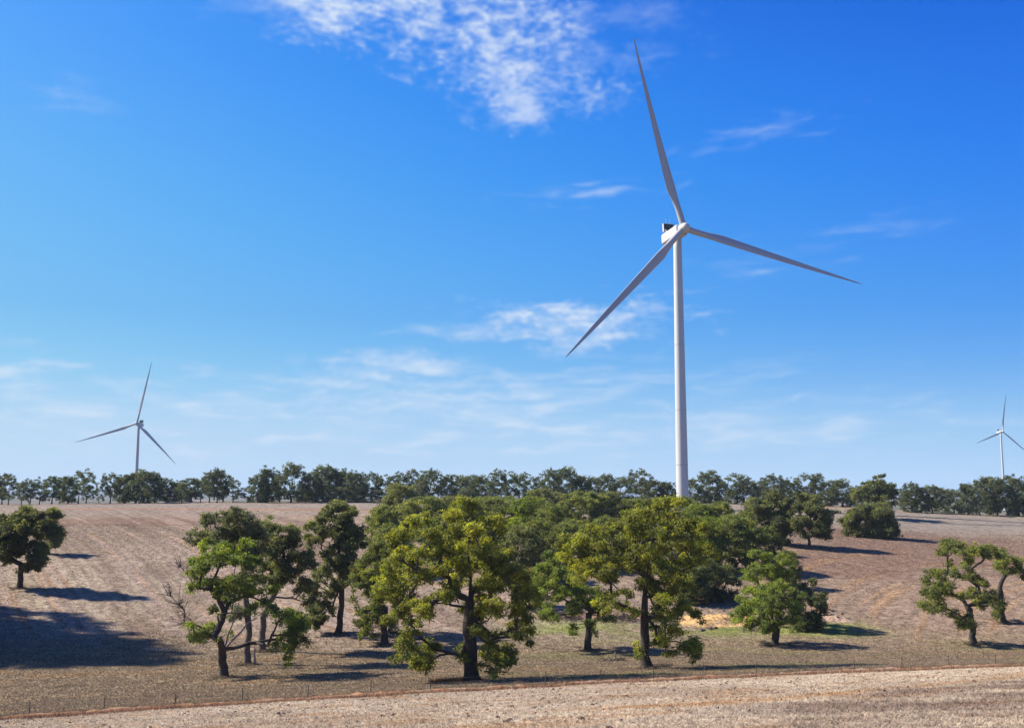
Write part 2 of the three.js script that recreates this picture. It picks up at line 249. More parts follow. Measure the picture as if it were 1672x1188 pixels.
// far blue hills on the horizon
{
  const N = 220, R = 9000, pos = [], idx = [];
  for (let i = 0; i <= N; i++) {
    const a = lerp(-1.15, 1.15, i / N), top = EYE - 22 + 30 + 90 * Math.pow(fbm(i * 0.11 + 3, 2, 4), 2) * (0.5 + sstep(0.0, 0.5, a)) + 14 * fbm(i * 0.6, 8, 3);
    for (const [k, h] of [[0, -60], [0.03, lerp(-60, top, 0.6)], [0.07, top], [0.12, lerp(-60, top, 0.7)], [0.2, -60]]) { const r = R * (1 + k); pos.push(Math.sin(a) * r, h, -Math.cos(a) * r); }
  }
  for (let i = 0; i < N; i++) for (let k = 0; k < 4; k++) { const a = i * 5 + k, b = a + 5; idx.push(a, b, a + 1, b, b + 1, a + 1); }
  const g = new THREE.BufferGeometry(); g.setAttribute('position', new THREE.Float32BufferAttribute(pos, 3)); g.setIndex(idx); g.computeVertexNormals();
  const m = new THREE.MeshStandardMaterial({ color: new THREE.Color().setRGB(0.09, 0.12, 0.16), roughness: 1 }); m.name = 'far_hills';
  structure('hills', g, m);
}

// ---------------------------------------------------------------- wind turbines
const paintMat = new THREE.MeshPhysicalMaterial({ color: new THREE.Color().setRGB(0.62, 0.62, 0.62), roughness: 0.45, name: 'light_grey_paint' });
{ const d = paint(256, 1024, (u, v) => { const k = 0.46 * (0.93 + 0.09 * fbm(u * 40, v * 12, 4)) * (1 - 0.1 * sstep(0.58, 0.8, fbm(u * 26, v * 3, 3))); return [k, k, k * 0.99]; }); paintMat.map = d; d.wrapS = THREE.RepeatWrapping; paintMat.color.setRGB(1, 1, 1); }
const bladeMat = new THREE.MeshPhysicalMaterial({ color: new THREE.Color().setRGB(0.35, 0.355, 0.37), roughness: 0.5, name: 'blade_gelcoat' });
const darkMat = new THREE.MeshStandardMaterial({ color: new THREE.Color().setRGB(0.02, 0.022, 0.026), roughness: 0.6, name: 'radiator_black' });
const steelMat = new THREE.MeshStandardMaterial({ color: new THREE.Color().setRGB(0.35, 0.35, 0.36), roughness: 0.5, metalness: 0.6, name: 'steel' });
function bladeGeometry(L) {
  const S = 40, M = 20, pos = [], idx = [];
  for (let i = 0; i <= S; i++) {
    const t = i / S, r = 1.5 + (L - 1.5) * t, round = 1 - sstep(0.03, 0.2, t);
    const chord = lerp(t < 0.2 ? lerp(2.4, 3.58, sstep(0.02, 0.2, t)) : 3.55 * Math.pow(1 - (t - 0.2) / 0.8, 0.82) * 0.93 + 0.28, 2.4, round);
    const thick = lerp(chord * lerp(0.34, 0.16, clamp((t - 0.15) * 1.6)), 2.4, round), tw = (1 - t) * (1 - t) * 0.28 * (1 - round) - 0.02, bend = 3.0 * t * t;
    const c = t > 0.985 ? chord * 0.45 : chord;
    for (let k = 0; k < M; k++) {
      const a = k / M * 2 * Math.PI, cx = Math.cos(a), sx = Math.sin(a);
      const px = lerp((cx * 0.5 - 0.18) * c, cx * 1.2, round), shape = Math.pow(Math.max(0, (1 + cx) / 2), 0.55) * 1.08, pz = lerp(sx * 0.5 * thick * shape, sx * 1.2, round);
      pos.push(px * Math.cos(tw) - pz * Math.sin(tw), r, px * Math.sin(tw) + pz * Math.cos(tw) + bend);
    }
  }
  for (let i = 0; i < S; i++) for (let k = 0; k < M; k++) { const a = i * M + k, b = i * M + (k + 1) % M; idx.push(a, a + M, b, b, a + M, b + M); }
  const n = pos.length / 3; pos.push(0, L, 3.0); for (let k = 0; k < M; k++) idx.push(S * M + k, n, S * M + (k + 1) % M);
  const g = new THREE.BufferGeometry(); g.setAttribute('position', new THREE.Float32BufferAttribute(pos, 3)); g.setIndex(idx); g.computeVertexNormals(); return g;
}
function roundedBox(w, h, d, b) {
  const s = new THREE.Shape(), x = w / 2 - b, y = h / 2 - b; s.moveTo(-x, -h / 2); s.lineTo(x, -h / 2); s.quadraticCurveTo(w / 2, -h / 2, w / 2, -y); s.lineTo(w / 2, y); s.quadraticCurveTo(w / 2, h / 2, x, h / 2); s.lineTo(-x, h / 2); s.quadraticCurveTo(-w / 2, h / 2, -w / 2, y); s.lineTo(-w / 2, -y); s.quadraticCurveTo(-w / 2, -h / 2, -x, -h / 2);
  const g = new THREE.ExtrudeGeometry(s, { depth: d - 2 * b, bevelEnabled: true, bevelSize: b * 0.6, bevelThickness: b, bevelSegments: 2, curveSegments: 4 }); g.translate(0, 0, -d / 2 + b); return g;
}
const BLADE = bladeGeometry(76);
function turbine(hubX, hubRel, D, yaw, azimuth, label) {
  const back = new THREE.Vector3(Math.sin(yaw), 0, Math.cos(yaw)).multiplyScalar(5.2);         // the tower stands behind the hub
  const x = hubX - back.x, z = -D - back.z, y0 = groundY(x, -z), top = EYE + hubRel - 2.4 - y0;
  const t = thing('wind_turbine', x, y0, z, label, 'wind turbine', 'wind turbines of the wind farm');
  const prof = [[2.55, -1]]; for (let i = 0; i <= 24; i++) { const k = i / 24; prof.push([lerp(2.3, 1.55, Math.pow(k, 1.15)), k * top]); } prof.push([0.4, top]);
  const tower = part('tower', new THREE.LatheGeometry(prof.map((p) => new THREE.Vector2(...p)), 48), paintMat, t);
  for (const k of [0.16, 0.36, 0.6]) { const r = lerp(2.3, 1.55, Math.pow(k, 1.15)), f = new THREE.CylinderGeometry(r + 0.035, r + 0.04, 0.22, 48, 1, true); f.translate(0, k * top, 0); part('flange_seam', f, steelMat, tower); }
  const base = new THREE.CylinderGeometry(3.4, 3.8, 0.5, 32); base.translate(0, 0.1, 0); part('foundation', base, concreteMat, t);
  const door = roundedBox(0.95, 2.2, 0.16, 0.06); door.translate(0, 2.6, 2.34); part('door', door, steelMat, tower);
  const head = new THREE.Group(); head.name = 'nacelle_head';
  const at = (g) => { g.rotateX(-0.09); g.rotateY(yaw); g.translate(0, top + 2.4, 0); return g; };   // axis +z towards the hub, tilted up
  const yawRing = new THREE.CylinderGeometry(1.75, 1.6, 0.8, 40); yawRing.translate(0, top + 0.25, 0); part('yaw_ring', yawRing, steelMat, t);
  const body = roundedBox(4.1, 3.5, 12.6, 0.45); body.translate(0, -0.1, -2.7); 
  const nac = part('nacelle', at(body), paintMat, t);
  const frame = [[4.5, 0.2, 0, 5.75], [4.5, 0.2, 0, 2.55], [0.2, 3.0, -2.15, 4.15], [0.2, 3.0, 2.15, 4.15]].map(([w, h, cx, cy]) => { const g = roundedBox(w, h, 1.0, 0.05); g.translate(cx, cy, -7.0); return g; });
  const cooler = part('cooler_frame', at(mergeGeometries(frame)), paintMat, nac);
  for (let i = 0; i < 4; i++) { const g = roundedBox(0.98, 2.96, 0.5, 0.05); g.translate(-1.53 + i * 1.02, 4.15, -6.75); part('radiator', at(g), darkMat, nac); }
  for (const s of [-1, 1]) { const g = new THREE.CylinderGeometry(0.1, 0.1, 2.4, 8); g.rotateX(-0.75); g.translate(s * 1.7, 2.6, -5.7); part('strut', at(g), steelMat, nac); }
  for (const s of [-0.9, 0.9]) { const g = new THREE.CylinderGeometry(0.05, 0.07, 2.2, 8), c = new THREE.SphereGeometry(0.16, 10, 8); g.translate(s, 6.6, -7.0); c.translate(s, 7.75, -7.0); part('wind_sensor', at(mergeGeometries([g, c])), steelMat, nac); }
  const hatch = roundedBox(1.2, 0.14, 1.4, 0.05); hatch.translate(0.4, 1.7, -0.5); part('hatch', at(hatch), steelMat, nac);
  const spin = new THREE.LatheGeometry([[0.02, 3.1], [0.6, 3.0], [1.15, 2.65], [1.6, 1.9], [1.85, 0.9], [1.92, -0.2], [1.85, -1.3], [1.6, -1.6]].map((p) => new THREE.Vector2(...p)).reverse(), 40); spin.rotateX(Math.PI / 2); spin.translate(0, 0, 5.2);
  const hub = part('hub', at(spin), paintMat, t);
  for (let k = 0; k < 3; k++) {
    const turn = (g) => { g.rotateX(0.05); g.rotateZ(azimuth - Math.PI / 2 + k * 2 * Math.PI / 3); g.translate(0, 0, 5.3); return at(g); };
    const b = part('blade', turn(BLADE.clone()), bladeMat, t);
    const c = new THREE.CylinderGeometry(1.32, 1.36, 0.5, 32); c.translate(0, 1.75, 0); part('root_collar', turn(c), paintMat, b);
  }
  return t;
}
const concreteMat = new THREE.MeshStandardMaterial({ color: new THREE.Color().setRGB(0.36, 0.34, 0.31), roughness: 0.95, name: 'concrete' });
turbine(65.2, 99.3, 387, 0.33, 1.838, 'tall pale grey wind turbine whose tower stands nearest, rising behind the grove');
turbine(-452.5, 82.9, 1258, -0.1, 1.362, 'distant wind turbine on the left, its tower behind the ridge trees');
turbine(944.7, 117.3, 2011, 0.3, 1.383, 'smallest, farthest wind turbine at the right edge behind the ridge trees');

// ---------------------------------------------------------------- trees
const leafMat = new THREE.MeshPhysicalMaterial({ vertexColors: true, roughness: 0.95, transmission: 0.58, thickness: 0, specularIntensity: 0.4, side: THREE.DoubleSide, name: 'leaves' });
const barkTexture = paint(256, 512, (u, v) => { const n = fbm(u * 26, v * 9, 4), c = sstep(0.5, 0.62, vn(u * 34 + 3 * vn(v * 9, u * 5), v * 14)); const k = lerp(0.75, 1.25, n) * lerp(1, 0.55, c); return [k * 0.62, k * 0.6, k * 0.6]; });
barkTexture.wrapS = barkTexture.wrapT = THREE.RepeatWrapping;
const barkBump = barkTexture.clone(); barkBump.colorSpace = THREE.NoColorSpace; barkBump.needsUpdate = true;
const bark = (r, g, b, name) => new THREE.MeshStandardMaterial({ color: new THREE.Color().setRGB(r, g, b), map: barkTexture, bumpMap: barkBump, bumpScale: 0.05, roughness: 1, name });
const BARK = { dark: bark(0.10, 0.078, 0.062, 'dark_bark'), brown: bark(0.17, 0.125, 0.1, 'brown_bark'), grey: bark(0.21, 0.165, 0.135, 'grey_bark'), dead: bark(0.62, 0.52, 0.46, 'bleached_wood'), twig: bark(0.2, 0.14, 0.12, 'dead_twigs') };
class Tubes {                                                           // collects tapering round limbs into one geometry
  constructor() { this.p = []; this.i = []; this.t = []; this.n = []; }
  add(points, radii, sides) {
    const start = this.p.length / 3, d = new THREE.Vector3(), a = new THREE.Vector3(), b = new THREE.Vector3(), ref = new THREE.Vector3(0.31, 0.2, 0.93).normalize(); let len = 0;
    for (let k = 0; k < points.length; k++) {
      d.subVectors(points[Math.min(k + 1, points.length - 1)], points[Math.max(k - 1, 0)]).normalize(); a.crossVectors(d, Math.abs(d.dot(ref)) > 0.95 ? new THREE.Vector3(1, 0, 0) : ref).normalize(); b.crossVectors(d, a);
      if (k) len += points[k].distanceTo(points[k - 1]);
      for (let s = 0; s <= sides; s++) { const th = s / sides * 2 * Math.PI, c = Math.cos(th), q = Math.sin(th), x = a.x * c + b.x * q, y = a.y * c + b.y * q, z = a.z * c + b.z * q; this.p.push(points[k].x + x * radii[k], points[k].y + y * radii[k], points[k].z + z * radii[k]); this.n.push(x, y, z); this.t.push(s / sides * Math.max(1, Math.round(radii[0] * 4)), len * 0.5); }
    }
    for (let k = 0; k < points.length - 1; k++) for (let s = 0; s < sides; s++) { const m = start + k * (sides + 1) + s, q = m + sides + 1; this.i.push(m, m + 1, q, m + 1, q + 1, q); }
  }
  get empty() { return !this.i.length; }
  geometry() { const g = new THREE.BufferGeometry(); g.setAttribute('position', new THREE.Float32BufferAttribute(this.p, 3)); g.setAttribute('normal', new THREE.Float32BufferAttribute(this.n, 3)); g.setAttribute('uv', new THREE.Float32BufferAttribute(this.t, 2)); g.setIndex(this.i); return g; }
}
const V = (x, y, z) => new THREE.Vector3(x, y, z);
function bend(a, b, r, sag, n) {                                        // a wandering path from a to b
  const L = a.distanceTo(b), mid = V((a.x + b.x) / 2 + (r() - 0.5) * L * 0.22, (a.y + b.y) / 2 + sag * L, (a.z + b.z) / 2 + (r() - 0.5) * L * 0.22), c = new THREE.QuadraticBezierCurve3(a, mid, b), out = [];
  for (let i = 0; i <= n; i++) { const p = c.getPoint(i / n); if (i && i < n) p.add(V((r() - 0.5) * L * 0.05, (r() - 0.5) * L * 0.05, (r() - 0.5) * L * 0.05)); out.push(p); }
  return out;
}
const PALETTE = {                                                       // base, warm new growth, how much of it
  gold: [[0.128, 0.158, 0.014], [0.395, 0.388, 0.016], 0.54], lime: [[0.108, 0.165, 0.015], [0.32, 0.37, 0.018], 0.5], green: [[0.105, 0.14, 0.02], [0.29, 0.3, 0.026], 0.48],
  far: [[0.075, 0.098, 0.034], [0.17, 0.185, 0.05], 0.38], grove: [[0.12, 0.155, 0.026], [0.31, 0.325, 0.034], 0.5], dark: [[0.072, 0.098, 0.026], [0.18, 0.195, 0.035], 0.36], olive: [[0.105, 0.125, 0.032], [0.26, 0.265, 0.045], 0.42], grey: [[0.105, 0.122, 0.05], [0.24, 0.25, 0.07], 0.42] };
// lobes: leaf masses {x, y, z, r} in metres from the tree's foot
function growTree(o) {
  const r = rng(o.seed), lobes = o.lobes, foot = V(0, -0.3, 0), fork = V(...o.fork), trunkR = o.trunkR, hero = o.hero ?? 0;
  const nodes = [{ p: foot, parent: -1, w: 0 }], trunkN = hero ? 7 : 4;
  const tp = bend(foot, fork, r, 0, trunkN); tp.forEach((p, i) => { if (i) nodes.push({ p, parent: nodes.length - 1, w: 0, trunk: true }); });
  const forkId = nodes.length - 1; let limbNo = 0;
  const lead = o.leader ? bend(fork, V(...o.leader), r, 0, 4) : [];
  lead.forEach((p, i) => { if (i) nodes.push({ p, parent: i === 1 ? forkId : nodes.length - 1, w: 0, limb: 0 }); }); if (o.leader) limbNo = 1;
  const order = lobes.map((l, i) => [V(l.x, l.y, l.z).distanceTo(fork), i]).sort((a, b) => a[0] - b[0]);
  for (const [, i] of order) {
    const l = lobes[i], c = V(l.x, l.y - l.r * 0.25, l.z); let best = forkId, cost = 1e9;
    for (let k = Math.max(1, forkId - 2); k < nodes.length; k++) {
      const n = nodes[k]; if (n.leafEnd && n.gen > 4) continue;
      const d = n.p.distanceTo(c), up = n.p.y > c.y + 0.5 ? (n.p.y - c.y) * 0.35 : 0, e = d + up + (k <= forkId ? 0.9 + (forkId - k) * 1.5 : 0) + 0.22 * n.p.distanceTo(fork);
      if (e < cost) { cost = e; best = k; }
    }
    const a = nodes[best].p, L = a.distanceTo(c), n = clamp(Math.round(L / (hero ? 0.7 : 1.6)), 2, 7), path = bend(a, c, r, l.y < a.y ? 0.12 : 0.06 - r() * 0.1, n);
    const limb = nodes[best].limb ?? limbNo++; let prev = best;
    for (let k = 1; k <= n; k++) { nodes.push({ p: path[k], parent: prev, w: 0, limb, gen: (nodes[best].gen ?? 0) + 1 }); prev = nodes.length - 1; }
    nodes[prev].w = l.r * l.r; nodes[prev].leafEnd = true; l.node = prev;
  }
  for (let k = nodes.length - 1; k > 0; k--) nodes[nodes[k].parent].w += nodes[k].w;
  const rad = (k) => Math.max(hero ? 0.035 : 0.05, trunkR * 0.92 * Math.pow(nodes[k].w / nodes[1].w, 0.52));
  // trunk
  const T = new Tubes(), tr = tp.map((p, i) => trunkR * (i === 0 ? 1.75 : i === 1 ? 1.13 : lerp(1.05, 0.86, i / trunkN)));
  T.add(tp, tr, hero ? 14 : 7);
  // limbs, one mesh for each that leaves the trunk
  const limbs = new Map(), kids = nodes.map(() => []); nodes.forEach((n, k) => { if (n.parent >= 0) kids[n.parent].push(k); });
  const walk = (k, from) => {                                           // follow the thickest child to make long tubes
    const stack = [[k, from]];
    while (stack.length) {
      let [c, f] = stack.pop(); const pts = [nodes[f].p], rr = [Math.min(rad(f), rad(c) * 1.25)], limb = nodes[c].limb;
      for (;;) { pts.push(nodes[c].p); rr.push(rad(c)); const ch = kids[c].slice().sort((a, b) => nodes[b].w - nodes[a].w); if (!ch.length) break; for (const q of ch.slice(1)) stack.push([q, c]); c = ch[0]; }
      rr[rr.length - 1] *= 0.6;
      if (!limbs.has(limb)) limbs.set(limb, new Tubes()); limbs.get(limb).add(pts, rr, hero ? (rr[0] > 0.12 ? 9 : 5) : 4);
    }
  };
  nodes.forEach((n, k) => { if (k && n.limb !== undefined && nodes[n.parent].limb === undefined) walk(k, n.parent); });
  // leaves
  const pos = [], col = [], [base, fresh, share] = PALETTE[o.palette], size = o.leaf, Q = V(0, 0, 0);
  const X = V(0, 0, 0), Y = V(0, 0, 0), Z = V(0, 0, 0);
  const heart = lobes.reduce((a, l) => [a[0] + l.x / lobes.length, a[1] + l.y / lobes.length, a[2] + l.z / lobes.length], [0, 0, 0]);
  for (const l of lobes) {
    const nSub = Math.max(3, Math.round(o.density * l.r * l.r * 1.3 * (l.k ?? 1))), tint = 0.78 + r() * 0.44, warm = r(), dull = 0.6 * r() * r(), sprays = [], nSp = clamp(Math.round(2.5 + l.r * 3.2), 4, 9);
    const ox = l.x - heart[0], oy = l.y - heart[1], oz = l.z - heart[2], ol = Math.hypot(ox, oy, oz) || 1;
    for (let q = 0; q < nSp; q++) {                                     // shoots that fan out from the end of the limb
      const u = r() * 2 - 1, th = r() * 6.283, w = Math.sqrt(1 - u * u); let d = V(w * Math.cos(th) + 0.45 * ox / ol, u * 0.8 + 0.3 + 0.3 * oy / ol, w * Math.sin(th) + 0.45 * oz / ol).normalize();
      sprays.push([d, l.r * (0.75 + 0.6 * r() + (r() < 0.25 ? 0.45 : 0)), 0.3 + 0.25 * r(), 0.82 + 0.36 * r()]);
    }
    for (let s = 0; s < nSub; s++) {
      const [d, len, wide, lum] = sprays[s % nSp], t = 0.22 + 0.78 * Math.pow(r(), 0.7), g = () => (r() + r() - 1) * 1.5 * wide * l.r * (1.25 - 0.45 * t);
      const cx = l.x + d.x * len * t + g(), cy = l.y - 0.15 * l.r + d.y * len * t * 0.85 + g() * 0.8 - 0.12 * len * t * t, cz = l.z + d.z * len * t + g(), sr = o.sub * (0.6 + 0.7 * r());
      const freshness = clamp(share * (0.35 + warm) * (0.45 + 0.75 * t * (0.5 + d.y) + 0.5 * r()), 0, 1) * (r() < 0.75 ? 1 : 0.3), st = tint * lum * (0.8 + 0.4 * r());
      if (hero && s < nSp) { const lt = limbs.get(nodes[l.node].limb), e = V(l.x + d.x * len * 0.9, l.y - 0.15 * l.r + d.y * len * 0.76 - 0.1 * len, l.z + d.z * len * 0.9); if (lt) lt.add([nodes[l.node].p, nodes[l.node].p.clone().lerp(e, 0.5).add(V((r() - 0.5) * 0.2, 0.06, (r() - 0.5) * 0.2)), e], [0.04, 0.028, 0.01], 3); }
      const nL = Math.round(o.leaves * 1.6);
      for (let k = 0; k < nL; k++) {
        const gx = (r() + r() + r() - 1.5) * 1.15, gy = (r() + r() + r() - 1.5) * 0.8, gz = (r() + r() + r() - 1.5) * 1.15;
        const px = cx + gx * sr, py = cy + gy * sr, pz = cz + gz * sr;
        Y.set(gx + (r() - 0.5) * 1.2, gy - 0.7 + (r() - 0.5) * 1.0, gz + (r() - 0.5) * 1.2).normalize(); X.set(r() - 0.5, r() - 0.5, r() - 0.5).cross(Y).normalize(); Z.crossVectors(X, Y);
        const h = size * (0.65 + 0.7 * r()), w = h * (0.3 + 0.2 * r());
        const v = [px - X.x * w, py - X.y * w, pz - X.z * w, px + X.x * w * 0.5 - Y.x * h * 0.25, py + X.y * w * 0.5 - Y.y * h * 0.25, pz + X.z * w * 0.5 - Y.z * h * 0.25, px + Y.x * h * 0.75, py + Y.y * h * 0.75, pz + Y.z * h * 0.75];
        pos.push(v); const lf = st * (0.78 + 0.44 * r()), fr = clamp(freshness + (r() - 0.5) * 0.15), br = r() < 0.025 ? 1 : 0;
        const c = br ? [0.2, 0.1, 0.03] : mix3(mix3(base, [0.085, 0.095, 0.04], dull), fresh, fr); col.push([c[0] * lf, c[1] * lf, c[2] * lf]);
      }
    }
  }
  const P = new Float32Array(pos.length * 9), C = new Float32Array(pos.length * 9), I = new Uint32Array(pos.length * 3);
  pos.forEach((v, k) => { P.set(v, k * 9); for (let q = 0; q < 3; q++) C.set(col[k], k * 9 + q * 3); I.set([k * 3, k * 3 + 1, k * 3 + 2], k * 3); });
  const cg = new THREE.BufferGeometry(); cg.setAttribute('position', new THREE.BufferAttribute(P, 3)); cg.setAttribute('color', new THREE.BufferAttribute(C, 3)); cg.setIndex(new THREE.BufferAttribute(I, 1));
  return { trunk: T, limbs, crown: cg, nodes, rad };
}
let leafTotal = 0;
function plant(name, spot, o, label, group) {
  const t = thing(name, spot.x, spot.y, -spot.D, label, 'tree', group), g = growTree(o), mat = BARK[o.bark ?? 'dark'];
  const tr = part('trunk', g.trunk.geometry(), mat, t); leafTotal += g.crown.index.count / 3;
  const rest = new Tubes(); let n = 0;
  for (const [k, l] of [...g.limbs].sort((a, b) => b[1].i.length - a[1].i.length)) { if (o.hero && n < 7) { part('limb', l.geometry(), mat, tr); n++; } else { const off = rest.p.length / 3; for (const v of l.p) rest.p.push(v); for (const v of l.n) rest.n.push(v); for (const v of l.t) rest.t.push(v); for (const v of l.i) rest.i.push(v + off); } }
  if (!rest.empty) part('limb', rest.geometry(), mat, tr);
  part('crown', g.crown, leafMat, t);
  return t;
}
// a tree whose leaf masses were laid out on a drawing of it: lobes as [x, y, r] in the drawing, placed round the tree's own axis with depth
function drawnTree(name, px, py, ox, oy, s, lobes, o, label, group) {
  const spot = onGround(px, py), r = rng(o.seed * 31 + 7), D = spot.D, out = [];
  const P = lobes.map(([x, y, q]) => { const [a, t] = ray(ox + x / s, oy + y / s); return { x: a * D - spot.x, y: EYE + t * D - spot.y, r: q / s / FOCAL * D * 0.89 * (o.big ?? 1) }; });
  const xs = P.map((p) => p.x), ys = P.map((p) => p.y), cx = (Math.min(...xs) + Math.max(...xs)) / 2, cy = (Math.min(...ys) + Math.max(...ys)) / 2, hw = (Math.max(...xs) - Math.min(...xs)) / 2 + 0.6, hh = (Math.max(...ys) - Math.min(...ys)) / 2 + 0.6;
  P.forEach((p, i) => {
    const inside = Math.sqrt(Math.max(0, 1 - Math.pow((p.x - cx) / hw, 2) * 0.92 - Math.pow((p.y - cy) / hh, 2) * 0.6)), depth = hw * (o.deep ?? 0.8) * inside;
    const z = ((i * 0.618) % 1 * 2 - 1) * depth; out.push({ ...p, z, k: o.k ?? 1 });
    for (let q = 0; q < (o.fill ?? 1); q++) { const e = r() * 6.283, d = p.r * (0.7 + 0.5 * r()), fx = p.x + Math.cos(e) * d, fy = p.y + Math.sin(e) * d * 0.8; if (P.some((k) => k !== p && Math.hypot(k.x - fx, k.y - fy) < k.r * 1.15)) out.push({ x: fx, y: fy, z: z * 0.6 + (r() - 0.5) * depth * 1.2, r: p.r * (0.6 + 0.3 * r()), k: o.k ?? 1 }); }
    if (depth > 2.2 && (i % 2 === 0 || o.thick)) out.push({ x: p.x + (r() - 0.5) * p.r, y: p.y + (r() - 0.5) * p.r, z: z > 0 ? z - depth * 1.05 : z + depth * 1.05, r: p.r * 0.95, k: o.k ?? 1 });
  });
  const [fa, ft] = ray(ox + o.forkAt[0] / s, oy + o.forkAt[1] / s);
  let leader; if (o.leadAt) { const [la, lt] = ray(ox + o.leadAt[0] / s, oy + o.leadAt[1] / s); leader = [la * D - spot.x, EYE + lt * D - spot.y, 0.3]; }
  return plant(name, spot, { hero: 1, leaf: 0.27, sub: 0.4, density: 15, leaves: 22, ...o, lobes: out, fork: [fa * D - spot.x, EYE + ft * D - spot.y, 0], leader, trunkR: o.trunkPx / 2 / FOCAL * D }, label, group);
}

const NEAR = { leaf: 0.3, sub: 0.4, density: 15, leaves: 19 };
// F: the broad tree in the middle
drawnTree('gum_tree', 770, 1112, 600, 780, 3.393, [[500,180,60],[580,160,52],[660,220,62],[600,280,65],[500,270,62],[710,290,52],[540,130,38],[320,240,62],[380,300,58],[230,260,42],[200,310,50],[150,355,46],[205,400,55],[180,455,52],[150,520,56],[250,480,58],[115,600,55],[170,625,60],[88,660,44],[240,580,60],[330,540,58],[300,390,55],[420,390,65],[520,400,70],[620,400,70],[440,480,66],[540,500,70],[650,500,75],[740,430,62],[780,500,68],[840,545,55],[800,600,64],[700,600,70],[600,600,66],[480,590,60],[430,640,52],[200,700,55],[270,690,58],[170,755,40],[290,770,50],[340,690,50],[225,800,38],[240,880,56],[210,950,50],[280,965,62],[335,1000,48],[360,940,38],[275,1035,38],[870,620,50],[905,660,48],[830,700,52],[880,770,50],[885,855,42],[895,905,28],[820,830,46],[710,700,56],[640,700,56],[560,720,56],[600,800,52],[680,870,48],[720,955,66],[655,980,56],[755,1005,46],[690,1030,36],[520,975,32],[525,1028,18]],
  { seed: 11, forkAt: [560, 800], leadAt: [560, 330], fill: 1, trunkPx: 22, palette: 'gold', bark: 'dark', density: 17 }, 'broad golden green gum in the middle, leaves hanging low on both sides of its trunk');
// H: the tall one to the right of it
drawnTree('gum_tree', 1057, 1092, 880, 790, 3.713, [[760,130,56],[700,150,56],[820,115,42],[620,170,56],[550,200,56],[680,230,60],[770,220,60],[840,200,52],[560,270,56],[480,260,52],[640,310,60],[720,310,56],[800,300,56],[420,280,48],[360,300,52],[300,300,48],[250,330,52],[200,330,46],[160,362,42],[890,260,50],[930,300,46],[960,245,40],[1000,250,38],[300,380,56],[220,400,52],[160,430,46],[380,370,56],[460,360,56],[540,370,56],[620,400,56],[700,400,56],[780,400,56],[860,370,56],[940,380,50],[1010,400,44],[1040,430,34],[230,480,54],[320,460,56],[400,470,56],[480,470,56],[560,480,56],[640,500,56],[720,490,56],[800,500,56],[880,480,56],[945,470,48],[270,560,50],[350,560,50],[430,560,50],[550,680,48],[540,730,42],[620,600,56],[700,580,56],[780,570,56],[850,560,50],[680,660,52],[760,650,56],[840,650,50],[790,730,52],[860,730,46],[920,770,40],[960,790,30],[720,750,46],[760,830,50],[700,850,40],[830,820,46],[740,920,44],[690,960,34],[615,1000,26],[600,1030,24],[760,980,34],[840,955,42],[900,980,46],[955,970,40],[920,1030,40],[968,1005,36],[400,660,48],[450,700,40],[380,730,36]],
  { seed: 12, forkAt: [640, 800], leadAt: [690, 330], fill: 1, trunkPx: 15, palette: 'gold', bark: 'dark' }, 'tall wide gum with an olive gold crown, just right of the broad middle tree');
// G: slimmer, between them
drawnTree('gum_tree', 961, 1062, 880, 790, 3.713, [[150,660,50],[120,690,38],[200,640,50],[260,640,50],[200,720,42],[270,700,46],[340,680,46],[60,740,42],[90,790,36],[205,780,26],[210,870,30],[300,835,34],[320,880,22],[380,780,46],[430,810,32],[350,720,46],[120,520,48],[180,560,50],[60,430,40],[50,500,46],[30,580,42],[90,590,50],[20,660,40],[130,440,44],[0,520,34],[30,780,34],[-10,730,34]],
  { seed: 13, forkAt: [300, 780], trunkPx: 11, palette: 'lime', bark: 'dark', thick: 1 }, 'slender trunked yellow green gum standing between the two biggest trees');
// A: the forked tree on the left
const treeA = drawnTree('gum_tree', 366, 1106, 255, 815, 3.962, [[300,380,56],[250,392,42],[260,450,52],[330,450,56],[400,400,56],[470,400,52],[540,390,52],[620,390,50],[300,540,44],[380,520,56],[460,520,56],[540,520,56],[620,500,56],[340,600,44],[420,590,50],[500,600,46],[560,600,42],[640,580,50],[300,310,42],[360,265,40],[420,310,48],[500,330,44],[590,290,40],[700,600,54],[680,680,50],[740,700,54],[800,750,50],[860,740,50],[900,780,54],[950,800,46],[880,860,54],[820,860,50],[780,930,40],[850,950,54],[920,920,40],[840,1015,32],[850,1045,22],[270,800,42],[290,860,46],[300,910,36],[340,840,36],[370,830,30],[450,680,36],[440,740,26],[430,880,26]],
  { seed: 14, forkAt: [425, 990], fill: 1, trunkPx: 14, palette: 'lime', bark: 'dark' }, 'front left forked gum with bare dead branches reaching out on its left');
